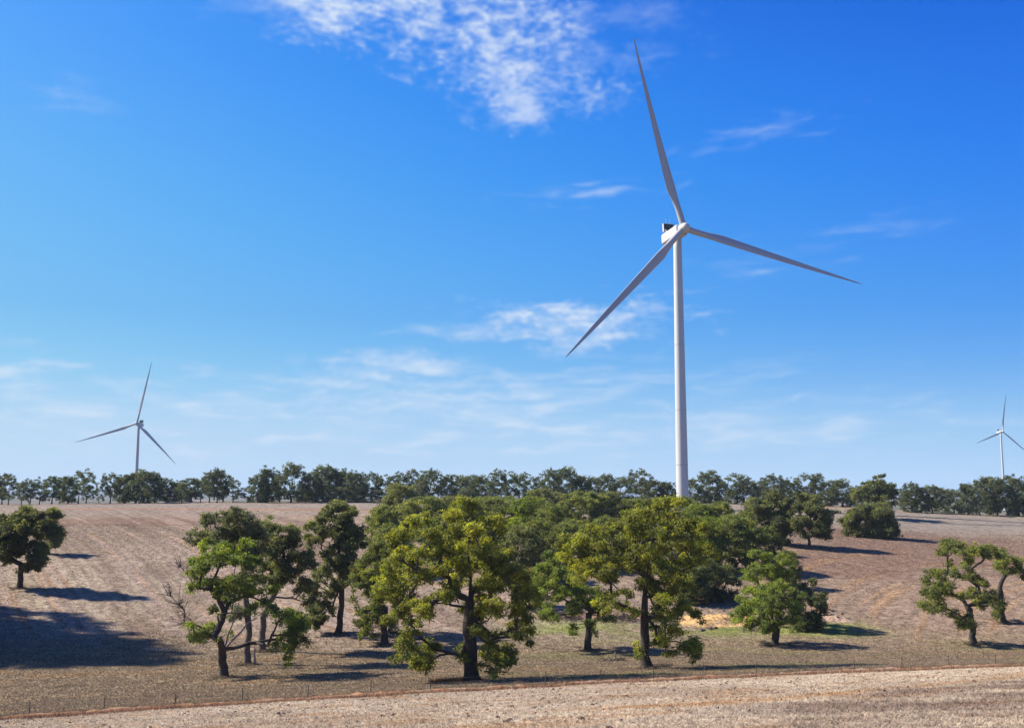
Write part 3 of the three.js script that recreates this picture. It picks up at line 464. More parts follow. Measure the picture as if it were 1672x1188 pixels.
// B, C: the pair behind it
drawnTree('gum_tree', 404, 1085, 255, 815, 3.962, [[310,130,54],[250,208,42],[345,120,44],[480,115,60],[540,92,50],[570,140,48],[500,180,56],[420,200,42],[640,170,64],[600,200,54],[280,270,46],[330,220,40],[460,240,52],[540,250,56],[620,240,56],[400,130,30],[690,240,50],[560,320,54],[470,300,50],[640,320,56],[600,420,50],[560,700,40],[520,740,36]],
  { seed: 15, forkAt: [600, 850], leadAt: [560, 330], trunkPx: 11, palette: 'grey', bark: 'grey', thick: 1 }, 'grey trunked gum right behind the front left forked tree, crown rising above it');
drawnTree('gum_tree', 426, 1063, 255, 815, 3.962, [[720,165,58],[780,220,58],[850,200,42],[890,195,38],[820,280,58],[880,260,46],[760,320,58],[700,330,58],[800,350,52],[850,385,52],[780,430,56],[830,450,56],[930,350,42],[970,350,46],[960,420,46],[905,460,38],[740,500,56],[800,530,52],[950,540,42],[930,575,36],[700,420,50],[1000,400,40],[990,560,36],[960,660,40],[1000,640,36]],
  { seed: 16, forkAt: [690, 760], trunkPx: 11, palette: 'olive', bark: 'grey', thick: 1 }, 'second trunk behind the forked tree, its olive crown spreading to the right');
// D, E
drawnTree('gum_tree', 551, 1035, 470, 790, 4.243, [[350,140,46],[310,180,48],[400,170,48],[440,205,44],[260,230,52],[330,250,56],[400,260,56],[170,300,50],[230,320,56],[300,330,56],[380,340,62],[450,330,56],[490,375,46],[130,370,38],[200,400,48],[500,420,42],[430,420,56],[350,430,52],[280,480,48],[370,520,56],[440,500,48],[300,560,50],[260,600,50],[350,600,56],[420,600,48],[220,650,46],[330,680,46],[400,660,46],[120,680,46],[170,720,46],[180,830,54],[150,880,50],[210,900,50],[230,830,46],[170,945,36],[310,870,26],[280,760,40],[225,950,32]],
  { seed: 17, forkAt: [372, 760], leadAt: [350, 330], trunkPx: 10, palette: 'olive', bark: 'dark', thick: 1, leaf: 0.33 }, 'tall narrow dark green gum with a leaning bare trunk, left of the broad middle tree');
drawnTree('gum_tree', 628, 1052, 470, 790, 4.243, [[560,530,56],[620,480,56],[500,560,52],[480,640,50],[560,620,56],[640,600,56],[700,560,52],[440,690,40],[520,700,46],[600,680,56],[450,800,30],[560,720,46],[640,760,50],[530,880,50],[500,955,44],[580,920,54],[560,1000,40],[620,860,54],[650,960,44],[720,960,42],[740,1020,40],[520,1035,30],[600,1045,30],[690,480,56],[650,420,50],[740,640,50]],
  { seed: 18, forkAt: [672, 850], trunkPx: 11, palette: 'green', bark: 'dark', thick: 1 }, 'dark gum with a crooked side limb, half hidden behind the broad middle tree');
// I, J, K, L: right of the middle
drawnTree('bushy_tree', 1160, 982, 1110, 760, 3.831, [[190,700,78],[120,720,58],[260,700,66],[320,720,56],[160,780,56],[230,790,56],[310,790,48],[100,790,46],[62,765,42],[280,640,48],[220,640,50],[140,650,44]],
  { seed: 19, forkAt: [195, 820], trunkPx: 8, palette: 'dark', bark: 'dark', thick: 1, density: 16 }, 'round dark bushy tree on the slope above the orange earth mound');
drawnTree('bushy_tree', 1265, 1053, 1110, 760, 3.831, [[420,850,46],[390,900,46],[430,930,52],[480,880,56],[540,830,56],[480,800,46],[600,800,56],[640,770,52],[700,790,46],[560,900,56],[630,880,56],[700,880,56],[500,970,46],[450,1000,36],[570,970,46],[640,950,52],[710,950,42],[370,960,36],[342,940,22],[540,1020,34],[520,760,34]],
  { seed: 21, forkAt: [598, 1092], leadAt: [612, 960], trunkPx: 13, palette: 'lime', bark: 'dark', thick: 1, k: 0.8, big: 0.92 }, 'spreading olive bush on two short trunks beside the green grass on the right');
drawnTree('gum_tree', 1243, 1022, 1110, 760, 3.831, [[480,560,40],[540,560,46],[600,600,50],[650,590,40],[470,630,40],[540,640,56],[600,680,46],[660,650,40],[430,680,36],[480,700,46],[420,760,36],[550,720,46],[690,640,30],[620,760,40],[500,780,44]],
  { seed: 22, forkAt: [530, 900], trunkPx: 9, palette: 'lime', bark: 'grey' }, 'bright green tree top with bare grey twigs, above the spreading olive bush');
drawnTree('bushy_tree', 1318, 1030, 1110, 760, 3.831, [[780,760,50],[820,720,36],[760,830,56],[830,820,56],[865,860,46],[780,910,56],[850,930,50],[800,980,56],[725,1000,46],[860,995,34],[888,880,30],[700,840,50],[740,930,50]],
  { seed: 23, forkAt: [780, 1000], trunkPx: 8, palette: 'dark', bark: 'dark', thick: 1, density: 17 }, 'dark dense bushy tree touching the right side of the spreading olive bush');
// N, M, O, P: on the slope
drawnTree('gum_tree', 1268, 890, 1110, 760, 3.831, [[480,230,46],[520,270,46],[590,190,46],[620,230,46],[560,320,50],[500,330,40],[640,300,54],[668,230,42],[650,330,50],[610,380,46],[660,400,40],[650,460,30],[560,390,40],[620,430,34],[560,250,46],[450,270,36]],
  { seed: 24, forkAt: [610, 440], trunkPx: 7, palette: 'olive', bark: 'dark', leaf: 0.46, sub: 0.6, density: 10, thick: 1 }, 'upper dark tree at the right end of the grove, left of the round umbrella tree');
drawnTree('gum_tree', 1322, 895, 1110, 760, 3.831, [[790,210,50],[850,220,42],[740,260,46],[830,280,56],[900,300,42],[920,350,42],[870,370,52],[800,350,52],[740,340,46],[920,410,36],[892,436,26],[776,428,28],[752,398,30],[850,420,24]],
  { seed: 25, forkAt: [810, 460], trunkPx: 5, palette: 'olive', bark: 'dark', leaf: 0.44, sub: 0.6, density: 10, thick: 1 }, 'rounded umbrella shaped tree alone on the reddish slope, right end of the grove');
drawnTree('bushy_tree', 1423, 877, 1252, 740, 2.652, [[390,290,34],[430,270,34],[352,292,24],[470,260,38],[510,290,34],[540,300,24],[410,330,36],[460,330,34],[510,330,34],[355,330,24],[440,240,28],[490,230,28],[385,255,24],[543,335,20],[480,350,26],[420,350,24]],
  { seed: 26, fill: 2, forkAt: [455, 345], trunkPx: 6, palette: 'olive', bark: 'dark', leaf: 0.46, sub: 0.6, density: 14, thick: 1 }, 'low dense dark tree with leaves to the ground, on the bare right slope');
drawnTree('gum_tree', 1428, 846, 1340, 750, 9.29, [[900,270,20],[950,242,13],[690,352,18],[740,332,12],[840,340,40],[800,390,48],[900,350,48],[960,400,56],[1040,380,24],[1100,400,24],[1120,460,28],[1080,500,56],[1000,480,64],[900,460,64],[800,470,64],[700,450,56],[640,420,38],[600,480,56],[560,540,56],[650,540,64],[760,550,64],[880,560,64],[980,560,56],[1080,570,36],[580,620,46],[600,700,52],[720,690,58],[850,700,58],[980,690,58],[1060,650,42],[840,620,58]],
  { seed: 27, fill: 2, forkAt: [830, 640], trunkPx: 6, palette: 'olive', bark: 'dark', leaf: 0.55, sub: 0.7, density: 7, thick: 1 }, 'ragged topped tree on the crest directly behind the low dense dark tree');
// Q, R: far right pair
drawnTree('gum_tree', 1590, 1052, 1490, 860, 5.66, [[400,170,56],[450,160,46],[350,220,46],[430,250,52],[330,240,38],[520,210,46],[600,210,56],[680,210,52],[730,210,46],[780,250,46],[640,260,46],[460,310,42],[370,350,42],[620,380,50],[500,430,52],[260,430,56],[320,430,52],[230,450,38],[220,520,52],[290,530,56],[160,580,46],[150,640,46],[220,620,56],[300,600,56],[390,600,52],[130,720,42],[200,720,46],[260,720,42],[320,770,32],[160,770,32],[600,500,46],[680,520,50],[640,580,46],[560,470,46],[650,640,46],[710,660,50],[680,720,40],[730,740,34],[460,640,34],[470,820,42],[480,880,46],[500,920,26],[440,850,28],[510,800,26]],
  { seed: 28, forkAt: [535, 760], trunkPx: 10, palette: 'green', bark: 'dark', k: 1.0, deep: 0.85, fill: 2, big: 1.08 }, 'open crowned tree far right, a tuft of leaves low on its bare trunk');
drawnTree('gum_tree', 1642, 1017, 1490, 860, 5.66, [[900,240,30],[850,270,46],[900,310,46],[950,330,46],[820,330,46],[880,370,52],[940,400,46],[990,400,46],[1010,430,36],[840,400,36],[800,260,40],[1045,410,36],[800,690,50],[840,720,46],[780,780,40],[760,700,40],[790,820,26]],
  { seed: 29, forkAt: [820, 520], trunkPx: 8, palette: 'green', bark: 'dark', deep: 0.85, fill: 2, big: 1.08 }, 'thin leaning tree at the right edge, behind the open crowned tree');
// S, T: far left pair
drawnTree('gum_tree', 31, 960, 0, 740, 2.652, [[60,270,38],[110,282,38],[30,310,38],[80,330,42],[150,320,42],[210,260,34],[172,270,28],[235,270,24],[200,330,38],[245,340,24],[20,370,38],[60,400,38],[110,390,34],[150,400,34],[30,440,28],[30,462,18],[-20,350,38],[-10,420,34],[150,460,28],[120,490,24],[165,490,20],[178,440,28],[100,270,30],[0,290,34]],
  { seed: 30, deep: 0.45, forkAt: [88, 480], trunkPx: 9, palette: 'olive', bark: 'dark', leaf: 0.38, sub: 0.5, density: 18, thick: 1 }, 'dark rounded tree with a bare trunk at the left edge of the slope');
drawnTree('gum_tree', 78, 905, 0, 740, 2.652, [[215,290,30],[240,330,28],[225,370,28],[250,385,22],[200,350,28],[190,395,24],[260,350,20],[200,300,26]],
  { seed: 31, forkAt: [207, 405], trunkPx: 5, palette: 'olive', bark: 'dark', leaf: 0.42, sub: 0.55, density: 14, thick: 1 }, 'smaller dark tree peeping out behind the tree at the left edge');

// dead wood on the front left forked tree
{
  const [x0, y0, s] = [255, 815, 3.962], p = treeA.position, D = -p.z, tr = treeA.children.find((c) => c.name === 'trunk');
  const at = (x, y, z = 0) => { const [a, t] = ray(x0 + x / s, y0 + y / s); return V(a * D - p.x, EYE + t * D - p.y, z); };
  const twiggy = (name, mat, path, r0, seed, nTw, spread) => {
    const t = new Tubes(), r = rng(seed), pts = path.map((q) => at(...q)); t.add(pts, pts.map((_, i) => r0 * (1 - 0.8 * i / (pts.length - 1))), 7);
    for (let k = 0; k < nTw; k++) { let a = pts[1 + Math.floor(r() * (pts.length - 1))].clone(), d = V((r() - 0.65) * 1.2, r() * 0.9, (r() - 0.5) * 1.4).normalize(), L = spread * (0.4 + r()); const seg = [a.clone()], rr = [0.045]; for (let q = 0; q < 4; q++) { d.add(V((r() - 0.5) * 0.9, (r() - 0.45) * 0.9, (r() - 0.5) * 0.9)).normalize(); a = a.clone().addScaledVector(d, L / 4); seg.push(a); rr.push(0.04 - 0.006 * q); } t.add(seg, rr, 4);
      for (let z = 0; z < 4; z++) { const b = seg[1 + Math.floor(r() * 4)], e = b.clone().add(V((r() - 0.5) * 0.8, (r() - 0.35) * 0.7, (r() - 0.5) * 0.8)); t.add([b, e.clone().lerp(b, 0.5).add(V(0, 0.05, 0)), e], [0.028, 0.022, 0.012], 3); } }
    const m = part(name, t.geometry(), mat, treeA); return m;
  };
  twiggy('dead_branch', BARK.twig, [[330, 850, 0], [240, 800, 0.2], [185, 797, 0.3], [186, 720, 0.3], [150, 680, 0.3], [100, 630, 0.2]], 0.12, 3, 34, 1.9).userData.label = 'bare reddish brown dead branch';
  twiggy('dead_branch', BARK.twig, [[320, 560, 0], [235, 545, 0], [205, 490, 0.2], [160, 440, 0.2]], 0.09, 4, 20, 1.3).userData.label = 'short bare dead branch above';
  twiggy('dead_branch', BARK.dead, [[425, 990, 0], [480, 925, 0.5], [560, 850, 0.7], [600, 795, 0.8], [645, 770, 0.8], [652, 730, 0.8]], 0.17, 5, 1, 0.8).userData.label = 'pale bleached limb curving right';
  twiggy('dead_branch', BARK.dead, [[440, 980, 0], [465, 880, 0.4], [500, 800, 0.5], [530, 720, 0.5], [543, 640, 0.5]], 0.16, 6, 0, 0.6).userData.label = 'pale broken stub pointing up';
  twiggy('dead_branch', BARK.dead, [[395, 900, 0], [330, 925, 0.3], [290, 945, 0.3], [272, 972, 0.3]], 0.09, 7, 1, 0.5).userData.label = 'pale broken stub on the left';
}

// ---------------------------------------------------------------- trees too far off to be drawn one by one: a few kinds, turned and stretched
function massing(r, { H, W, low, n, R, flat = 1 }) {                    // leaf masses over a crown of height H, width W
  const out = [];
  for (let k = 0; k < n; k++) {
    const th = k * 2.39996 + r() * 0.8, e = Math.pow(r(), 0.7), y = low + (1 - low) * (k + 0.5) / n, prof = Math.sqrt(Math.max(0.08, 1 - Math.pow((y - low - (1 - low) * 0.42) / ((1 - low) * 0.62), 2))), rad = W / 2 * prof * (0.35 + 0.6 * e);
    const q = R * (0.65 + 0.7 * r()); out.push({ x: Math.cos(th) * rad, y: H * y * flat - q * 0.4, z: Math.sin(th) * rad, r: q });
  }
  return out;
}
const kinds = {};
function farTree(kind, spot, h, w, turn, name, label, group) {
  const K = KIND[kind]; let t = kinds[kind];
  if (!t) t = kinds[kind] = plant(name, spot, { ...K, lobes: massing(rng(K.seed * 5 + 1), K), fork: [0.3, K.H * K.low * 0.85, 0.1], hero: 0 }, label, group);
  else { t = t.clone(); t.name = numbered(name); scene.add(t); }
  t.position.set(spot.x, spot.y, -spot.D); t.rotation.y = turn; t.scale.set(w / K.W * 0.92, h / K.H, w / K.W * 0.92);
  t.userData = { label, category: 'tree', group }; return t;
}
const RL = { leaf: 0.5, sub: 0.66, density: 2.4, leaves: 22, bark: 'dark' }, GL = { leaf: 0.4, sub: 0.6, density: 5, leaves: 24, bark: 'dark' };
const KIND = {
  ridge0: { ...RL, seed: 201, H: 13, W: 9, low: 0.32, n: 20, R: 1.55, trunkR: 0.34, palette: 'far' }, ridge1: { ...RL, seed: 202, H: 13, W: 8, low: 0.28, n: 17, R: 1.4, trunkR: 0.3, palette: 'far' },
  ridge2: { ...RL, seed: 203, H: 13, W: 11, low: 0.4, n: 20, R: 1.5, trunkR: 0.36, palette: 'far' }, ridge3: { ...RL, seed: 204, H: 13, W: 7, low: 0.3, n: 15, R: 1.3, trunkR: 0.26, palette: 'far' },
  ridge4: { ...RL, seed: 205, H: 13, W: 12, low: 0.14, n: 30, R: 1.9, trunkR: 0.4, palette: 'far' }, ridge5: { ...RL, seed: 206, H: 13, W: 10, low: 0.12, n: 26, R: 1.8, trunkR: 0.36, palette: 'far' },
  ridge6: { ...RL, seed: 207, H: 13, W: 9, low: 0.36, n: 13, R: 1.25, trunkR: 0.3, palette: 'far' },
  ridge7: { ...RL, seed: 211, H: 13, W: 10, low: 0.24, n: 24, R: 1.6, trunkR: 0.34, palette: 'far' }, ridge8: { ...RL, seed: 212, H: 13, W: 13, low: 0.34, n: 22, R: 1.7, trunkR: 0.4, palette: 'far' },
  ridge9: { ...RL, seed: 213, H: 13, W: 8, low: 0.1, n: 26, R: 1.5, trunkR: 0.28, palette: 'far' }, ridge10: { ...RL, seed: 214, H: 13, W: 9, low: 0.22, n: 16, R: 1.5, trunkR: 0.3, palette: 'far' },
  grove0: { ...GL, seed: 301, H: 12, W: 10, low: 0.16, n: 34, R: 1.55, trunkR: 0.3, palette: 'grove' }, grove1: { ...GL, seed: 302, H: 12, W: 9, low: 0.2, n: 30, R: 1.5, trunkR: 0.28, palette: 'olive' },
  grove2: { ...GL, seed: 303, H: 12, W: 11, low: 0.14, n: 36, R: 1.6, trunkR: 0.32, palette: 'grove' }, grove3: { ...GL, seed: 304, H: 12, W: 9, low: 0.12, n: 30, R: 1.5, trunkR: 0.28, palette: 'green' }, grove4: { ...GL, seed: 305, H: 12, W: 10, low: 0.18, n: 30, R: 1.6, trunkR: 0.3, palette: 'lime' } };
const ORD = ['first', 'second', 'third', 'fourth', 'fifth', 'sixth', 'seventh', 'eighth', 'ninth', 'tenth', 'eleventh', 'twelfth', 'thirteenth', 'fourteenth', 'fifteenth', 'sixteenth', 'seventeenth', 'eighteenth', 'nineteenth', 'twentieth', 'twenty-first', 'twenty-second', 'twenty-third', 'twenty-fourth', 'twenty-fifth', 'twenty-sixth', 'twenty-seventh', 'twenty-eighth', 'twenty-ninth', 'thirtieth', ...['first', 'second', 'third', 'fourth', 'fifth', 'sixth', 'seventh', 'eighth', 'ninth'].map((w) => 'thirty-' + w), 'fortieth'];
// the ridge: [x of the trunk, top, width, kind] in the photograph, left to right
const ridge = [[-14,775,24,0],[2,774,22,1],[13,777,20,3],[34,787,24,2],[48,784,22,3],[64,780,24,6],[84,779,26,0],[97,782,20,3],[110,778,26,5],[127,770,26,6],[140,767,30,6],[161,789,18,6],[179,774,30,2],[203,775,40,5],[221,771,38,4],[234,770,40,4],[252,774,28,0],[270,781,28,5],[284,787,24,4],[296,790,22,0],[311,782,38,0],[327,780,24,1],[341,770,32,2],[354,767,28,0],[364,773,26,1],[380,781,27,6],[404,795,20,3],[421,774,28,5],[437,765,40,4],[456,770,34,1],[475,759,44,0],[499,793,26,5],[511,771,34,4],[528,762,46,4],[547,766,40,5],[563,769,40,4],[580,772,36,4],[606,772,40,2],[626,776,28,1],[644,778,26,1],[657,773,26,3],[672,767,28,6],[688,782,26,4],[702,767,42,2],[731,776,30,0],[753,777,34,0],[770,776,34,5],[786,778,34,4],[802,774,30,1],[817,769,28,3],[833,771,32,1],[849,774,28,3],[865,775,30,1],[882,775,30,6],[901,766,40,2],[926,765,46,4],[946,777,34,5],[968,780,30,4],[991,776,40,4],[1019,779,38,5],[1046,768,44,2],[1063,784,36,5],[1090,787,30,5],[1130,783,30,4],[1159,769,42,5],[1180,788,28,1],[1204,775,46,2],[1221,784,36,5],[1240,786,30,1],[1263,775,42,2],[1288,783,36,4],[1318,775,40,2],[1336,774,30,6],[1356,785,36,5],[1376,784,36,4],[1397,794,22,1],[1470,800,14,3],[1490,788,34,2],[1505,796,26,5],[1522,794,36,4],[1541,797,30,5],[1558,801,24,3],[1580,790,32,5],[1599,785,30,6],[1616,779,36,5],[1628,783,34,4],[1644,778,34,1],[1664,780,36,4],[1686,778,34,5],[246,800,20,9],[303,802,18,9],[428,800,18,9],[447,798,18,9],[486,803,16,9],[520,797,24,9],[556,795,24,9],[590,797,22,9],[616,800,20,9],[1149,800,24,9],[1195,802,22,9],[1252,800,22,9],[1304,802,22,9],[1345,803,20,9],[1388,806,20,9],[1482,810,20,9],[1654,814,20,9]];
{
  ridge.sort((a, b) => a[0] - b[0]); const alt = { 0: [0, 7], 1: [1, 10], 2: [2, 8], 3: [3, 3], 4: [4, 7], 5: [5, 9], 6: [6, 10], 9: [9, 9] };
  const r = rng(41), marks = [[224, "left distant turbine's tower"], [1112, "tall turbine's tower"], [1637, "right edge turbine's tower"]];
  const seen = new Map(), sides = ridge.map(([x, top, w]) => { let m = marks[0]; for (const k of marks) if (Math.abs(k[0] - x) < Math.abs(m[0] - x)) m = k; return [m, x < m[0] ? 'left' : 'right']; });
  const rank = new Array(ridge.length);
  for (const m of marks) for (const s of ['left', 'right']) { const ids = ridge.map((_, i) => i).filter((i) => sides[i][0] === m && sides[i][1] === s).sort((a, b) => Math.abs(ridge[a][0] - m[0]) - Math.abs(ridge[b][0] - m[0])); ids.forEach((i, k) => rank[i] = k); }
  ridge.forEach(([x, top, w, k], i) => {
    const D = (x > 1480 ? 418 : 440) + (r() - 0.5) * 22, a = ray(x, 820)[0], X = a * D, y = groundY(X, D), h = EYE + ray(x, top)[1] * D - y, W = w / FOCAL * D;
    const look = (h > 13.5 ? 'tall ' : h < 8.5 ? 'low ' : '') + (W > 10 ? 'broad ' : W < 6.5 ? 'slender ' : '') + ({ 0: 'dark', 1: 'dark', 2: 'open crowned', 3: 'narrow dark', 4: 'dense dark', 5: 'bushy', 6: 'gappy', 9: 'shrubby' }[k]);
    farTree('ridge' + alt[k][r() < 0.5 ? 0 : 1], { x: X, D, y }, h * 1.02, W * (1.0 + 0.25 * r()), r() * 6.28, 'ridge_tree', `${look} ridge tree, ${ORD[rank[i]]} ${sides[i][1]} of the ${sides[i][0][1]}`, 'trees along the ridge');
  });
}
// the grove on the slope: [x, foot, top, width, kind, label]
const grove = [
  [655,868,793,60,1,'olive tree highest at the left end of the grove'],[692,880,812,72,0,'green rounded tree of the grove just above the broad middle gum, left side'],[626,905,826,50,0,'green tree at the lower left corner of the grove'],[640,938,860,70,2,'low green tree of the grove behind the dark crooked limbed gum'],
  [735,862,812,48,1,'small olive tree of the grove right below the umbrella ridge tree'],[760,880,815,50,3,'dark grove tree hidden behind the top of the broad middle gum'],[790,870,812,50,0,'green grove tree over the right shoulder of the broad middle gum'],
  [822,878,812,66,0,'mid green grove tree between the tops of the two biggest gums, left one'],[862,884,816,62,4,'yellow green grove tree between the tops of the two biggest gums'],[902,900,824,60,2,'bright green rounded grove tree left of the tall wide gum'],[882,852,800,50,1,'olive brown grove tree highest in the upper row, left of its middle'],[915,850,806,48,1,'olive grove tree in the upper row beside the olive brown one'],
  [955,872,803,70,0,'large green grove tree in the upper row, left of the turbine'],[992,868,806,54,1,'olive grove tree in the upper row left of the turbine'],[1030,866,815,60,0,'green grove tree in the upper row near the turbine foot'],[1066,866,815,46,1,'small olive grove tree beneath the turbine foot'],[1118,862,812,48,3,'dark grove tree right in front of the turbine foot'],[1142,884,826,52,4,'yellowish grove tree right of the turbine foot'],[1176,884,820,50,0,'green grove tree at the right of the upper row'],
  [1200,932,842,72,0,'big rounded grove tree with a dark lower half on the right'],[1155,930,850,60,4,'yellow green grove tree behind the right side of the tall wide gum'],[1215,905,836,40,3,'dark narrow grove tree at the right below the upper row'],[1250,935,862,50,3,'shaded grove tree above the bright green tree top'],
  [852,945,862,62,1,'olive brush like tree in the gap between the two biggest gums'],[880,925,850,56,3,'dark grove tree in the gap between the two biggest gums'],[930,930,850,64,3,'dark grove tree hidden behind the left half of the tall wide gum'],[990,925,845,66,3,'dark grove tree hidden behind the middle of the tall wide gum'],[1050,930,850,66,3,'dark grove tree hidden behind the tall wide gum'],[1105,935,858,60,3,'dark grove tree behind the right half of the tall wide gum'],
  [800,925,850,60,3,'dark grove tree behind the right half of the broad middle gum'],[720,920,845,70,3,'dark grove tree behind the left half of the broad middle gum'],[1120,985,925,46,3,'low dark bush left of the round dark bushy tree'],[862,992,930,50,1,'low olive bush behind the right side of the broad middle gum'],[1286,960,900,40,3,'dark bush behind the dense bushy tree on the right']];
{ const r = rng(42); for (const [x, foot, top, w, k, label] of grove) { const s = onGround(x, foot), h = EYE + ray(x, top)[1] * s.D - s.y; farTree('grove' + k, s, h * 1.03, w / FOCAL * s.D * 1.15, r() * 6.28, 'grove_tree', label, 'grove trees on the slope'); } }
// dense trees just left of the view, whose shade lies over the gully
{ const r = rng(43); for (const [x, D, h, w] of [[-88, 158, 34, 12], [-93, 166, 36, 13], [-97, 172, 35, 14], [-99, 176, 34, 14], [-104, 185, 32, 15], [-110, 195, 29, 15], [-104, 166, 34, 16], [-110, 178, 33, 17], [-117, 190, 30, 16], [-96, 157, 32, 15], [-60, 93, 8, 6]]) farTree('grove1', { x, D, y: groundY(x, D) }, h, w, r() * 6.28, 'shade_tree', 'dense dark tree beyond the left edge, shading the gully', 'shade trees beyond the left edge'); }

// ---------------------------------------------------------------- fence, dead wood, mounds and rocks
{
  const fence = thing('wire_fence', 0, 0, 0, 'thin wire fence on slim dark posts behind the red earth strip', 'fence');
  const postMat = new THREE.MeshStandardMaterial({ color: new THREE.Color().setRGB(0.07, 0.055, 0.045), roughness: 0.9, name: 'fence_post' }), wireMat = new THREE.MeshStandardMaterial({ color: new THREE.Color().setRGB(0.22, 0.21, 0.2), roughness: 0.6, metalness: 0.5, name: 'wire' });
  const g = new THREE.CylinderGeometry(0.034, 0.042, 1.4, 7); g.translate(0, 0.5, 0); const r = rng(8), tops = [];
  for (let X = -47.5; X < 75; X += 5.05) { const D = fireBreak(X) + 2.0, y = groundY(X, D), m = part('post', g, postMat, fence); m.position.set(X, y, -D); m.rotation.set((r() - 0.5) * 0.14, r(), (r() - 0.5) * 0.14); m.scale.y = 0.95 + r() * 0.1; tops.push(V(X, y, -D)); }
  for (const h of [0.4, 0.75, 1.08]) { const t = new Tubes(), pts = []; for (let i = 0; i < tops.length; i++) { pts.push(tops[i].clone().add(V(0, h, 0.04))); if (i < tops.length - 1) pts.push(tops[i].clone().lerp(tops[i + 1], 0.5).add(V(0, h - 0.03, 0.04))); } t.add(pts, pts.map(() => 0.007), 4); part('wire', t.geometry(), wireMat, fence); }
}
function heap(px, py, w, h, n, mat, seed, name, label, thick) {
  const s = onGround(px, py), r = rng(seed), t = new Tubes(), o = thing(name, s.x, s.y, -s.D, label, name.replace('_', ' '));
  for (let k = 0; k < n; k++) { const a = V((r() - 0.5) * w, r() * h * 0.7, (r() - 0.5) * w * 0.5), d = V(r() - 0.5, (r() - 0.5) * 0.5, (r() - 0.5) * 0.6).normalize(), L = w * (0.12 + 0.25 * r()), b = a.clone().addScaledVector(d, L); b.y = Math.max(0.05, b.y); t.add([a, a.clone().lerp(b, 0.5).add(V(0, L * 0.08, 0)), b], [thick * (0.5 + r()), thick * 0.7, thick * 0.3], 5); }
  part('sticks', t.geometry(), mat, o); return [o, s];
}
{
  const [o, s] = heap(1000, 1079, 3.4, 0.35, 60, BARK.grey, 61, 'fallen_branch', 'pale fallen branch among sticks on the ground, left of the tall wide gum', 0.04);
  const t = new Tubes(); t.add([V(-0.6, 0.15, 0), V(0.1, 0.2, 0), V(0.4, 0.45, 0), V(0.42, 0.85, 0.05), V(0.38, 1.3, 0.1)], [0.09, 0.1, 0.09, 0.07, 0.03], 7); t.add([V(0.4, 0.5, 0), V(0.2, 0.8, 0.1), V(0.32, 1.05, 0.1)], [0.05, 0.04, 0.02], 5); t.add([V(0.38, 1.3, 0.1), V(0.1, 2.0, 0.1), V(-0.5, 1.85, 0.1)], [0.025, 0.02, 0.01], 4); part('bleached_branch', t.geometry(), BARK.dead, o).userData.label = 'bleached white branch standing up';
  heap(1082, 1089, 2.6, 0.4, 55, BARK.brown, 62, 'brush_pile', 'low pile of dry brush beside the trunk of the tall wide gum', 0.03);
  heap(925, 1011, 5.5, 0.9, 90, BARK.brown, 63, 'brush_pile', 'brown brush pile behind the slender yellow green gum, left of its trunk', 0.07);
  heap(1005, 1012, 7.0, 1.1, 120, BARK.brown, 64, 'brush_pile', 'long brown brush pile behind the slender gum, right of its trunk', 0.07);
  heap(1095, 1013, 4.5, 1.3, 80, BARK.brown, 65, 'brush_pile', 'brown brush pile at the foot of the orange mound', 0.06);
  heap(1335, 1006, 4.2, 0.7, 60, BARK.dark, 66, 'brush_pile', 'dark dead roots on the pale bank right of the dense bushy tree', 0.09);
  heap(1225, 1030, 4.0, 0.5, 60, BARK.grey, 67, 'brush_pile', 'grey dry twigs under the left edge of the spreading olive bush', 0.03);
  const p = onGround(416, 1085), st = thing('dead_stump', p.x, p.y, -p.D, 'slim pale dead stump beside the grey trunk behind the forked tree', 'stump'), q = new Tubes(); q.add([V(0, -0.2, 0), V(-0.05, 0.8, 0), V(-0.12, 1.5, 0), V(-0.06, 2.1, 0), V(-0.16, 2.5, 0)], [0.2, 0.14, 0.12, 0.09, 0.03], 8); q.add([V(-0.1, 1.6, 0), V(0.1, 2.2, 0)], [0.05, 0.02], 5); part('stem', q.geometry(), BARK.dead, st);
}
function mound(name, px, py, w, h, d, c, seed) {
  const s = onGround(px, py), n = 60, m = 26, pos = [], idx = [], uv = [], r = rng(seed);
  for (let i = 0; i <= n; i++) for (let j = 0; j <= m; j++) { const u = i / n * 2 - 1, v = j / m * 2 - 1, e = Math.max(0, 1 - u * u) * Math.max(0, 1 - v * v), X = s.x + u * w / 2, D = s.D + v * d / 2; uv.push(i / n, j / m); pos.push(X, groundY(X, D) - 0.1 + Math.pow(e, 0.7) * (h * (0.25 + 1.5 * Math.max(0, fbm(X * 0.6 + seed, D * 0.7, 4) - 0.22)) + 0.28 * (vn(X * 2.2 + seed, D * 2.2) - 0.4) + 0.16 * (r() - 0.5)), -D); }
  for (let i = 0; i < n; i++) for (let j = 0; j < m; j++) { const a = i * (m + 1) + j, b = a + m + 1; idx.push(a, b, a + 1, b, b + 1, a + 1); }
  const g = new THREE.BufferGeometry(); g.setAttribute('position', new THREE.Float32BufferAttribute(pos, 3)); g.setAttribute('uv', new THREE.Float32BufferAttribute(uv, 2)); g.setIndex(idx); g.computeVertexNormals();
  structure(name, g, groundMat(name + '_soil', paint(160, 96, (u, v) => grain(mix3(mix3(c, DARKSOIL, 0.6 * sstep(0.58, 0.74, fbm(u * 14 + seed, v * 9, 3))), STRAW, 0.6 * sstep(0.55, 0.7, fbm(u * 9 + 40, v * 6 + seed, 3))), u * w, v * d, 6, 6, 0.6)))); return s;
}
mound('earth_mound', 1172, 1014, 14, 1.0, 9, [0.46, 0.285, 0.12], 71);
mound('earth_mound', 1352, 1012, 9, 0.7, 5, [0.3, 0.21, 0.15], 72);
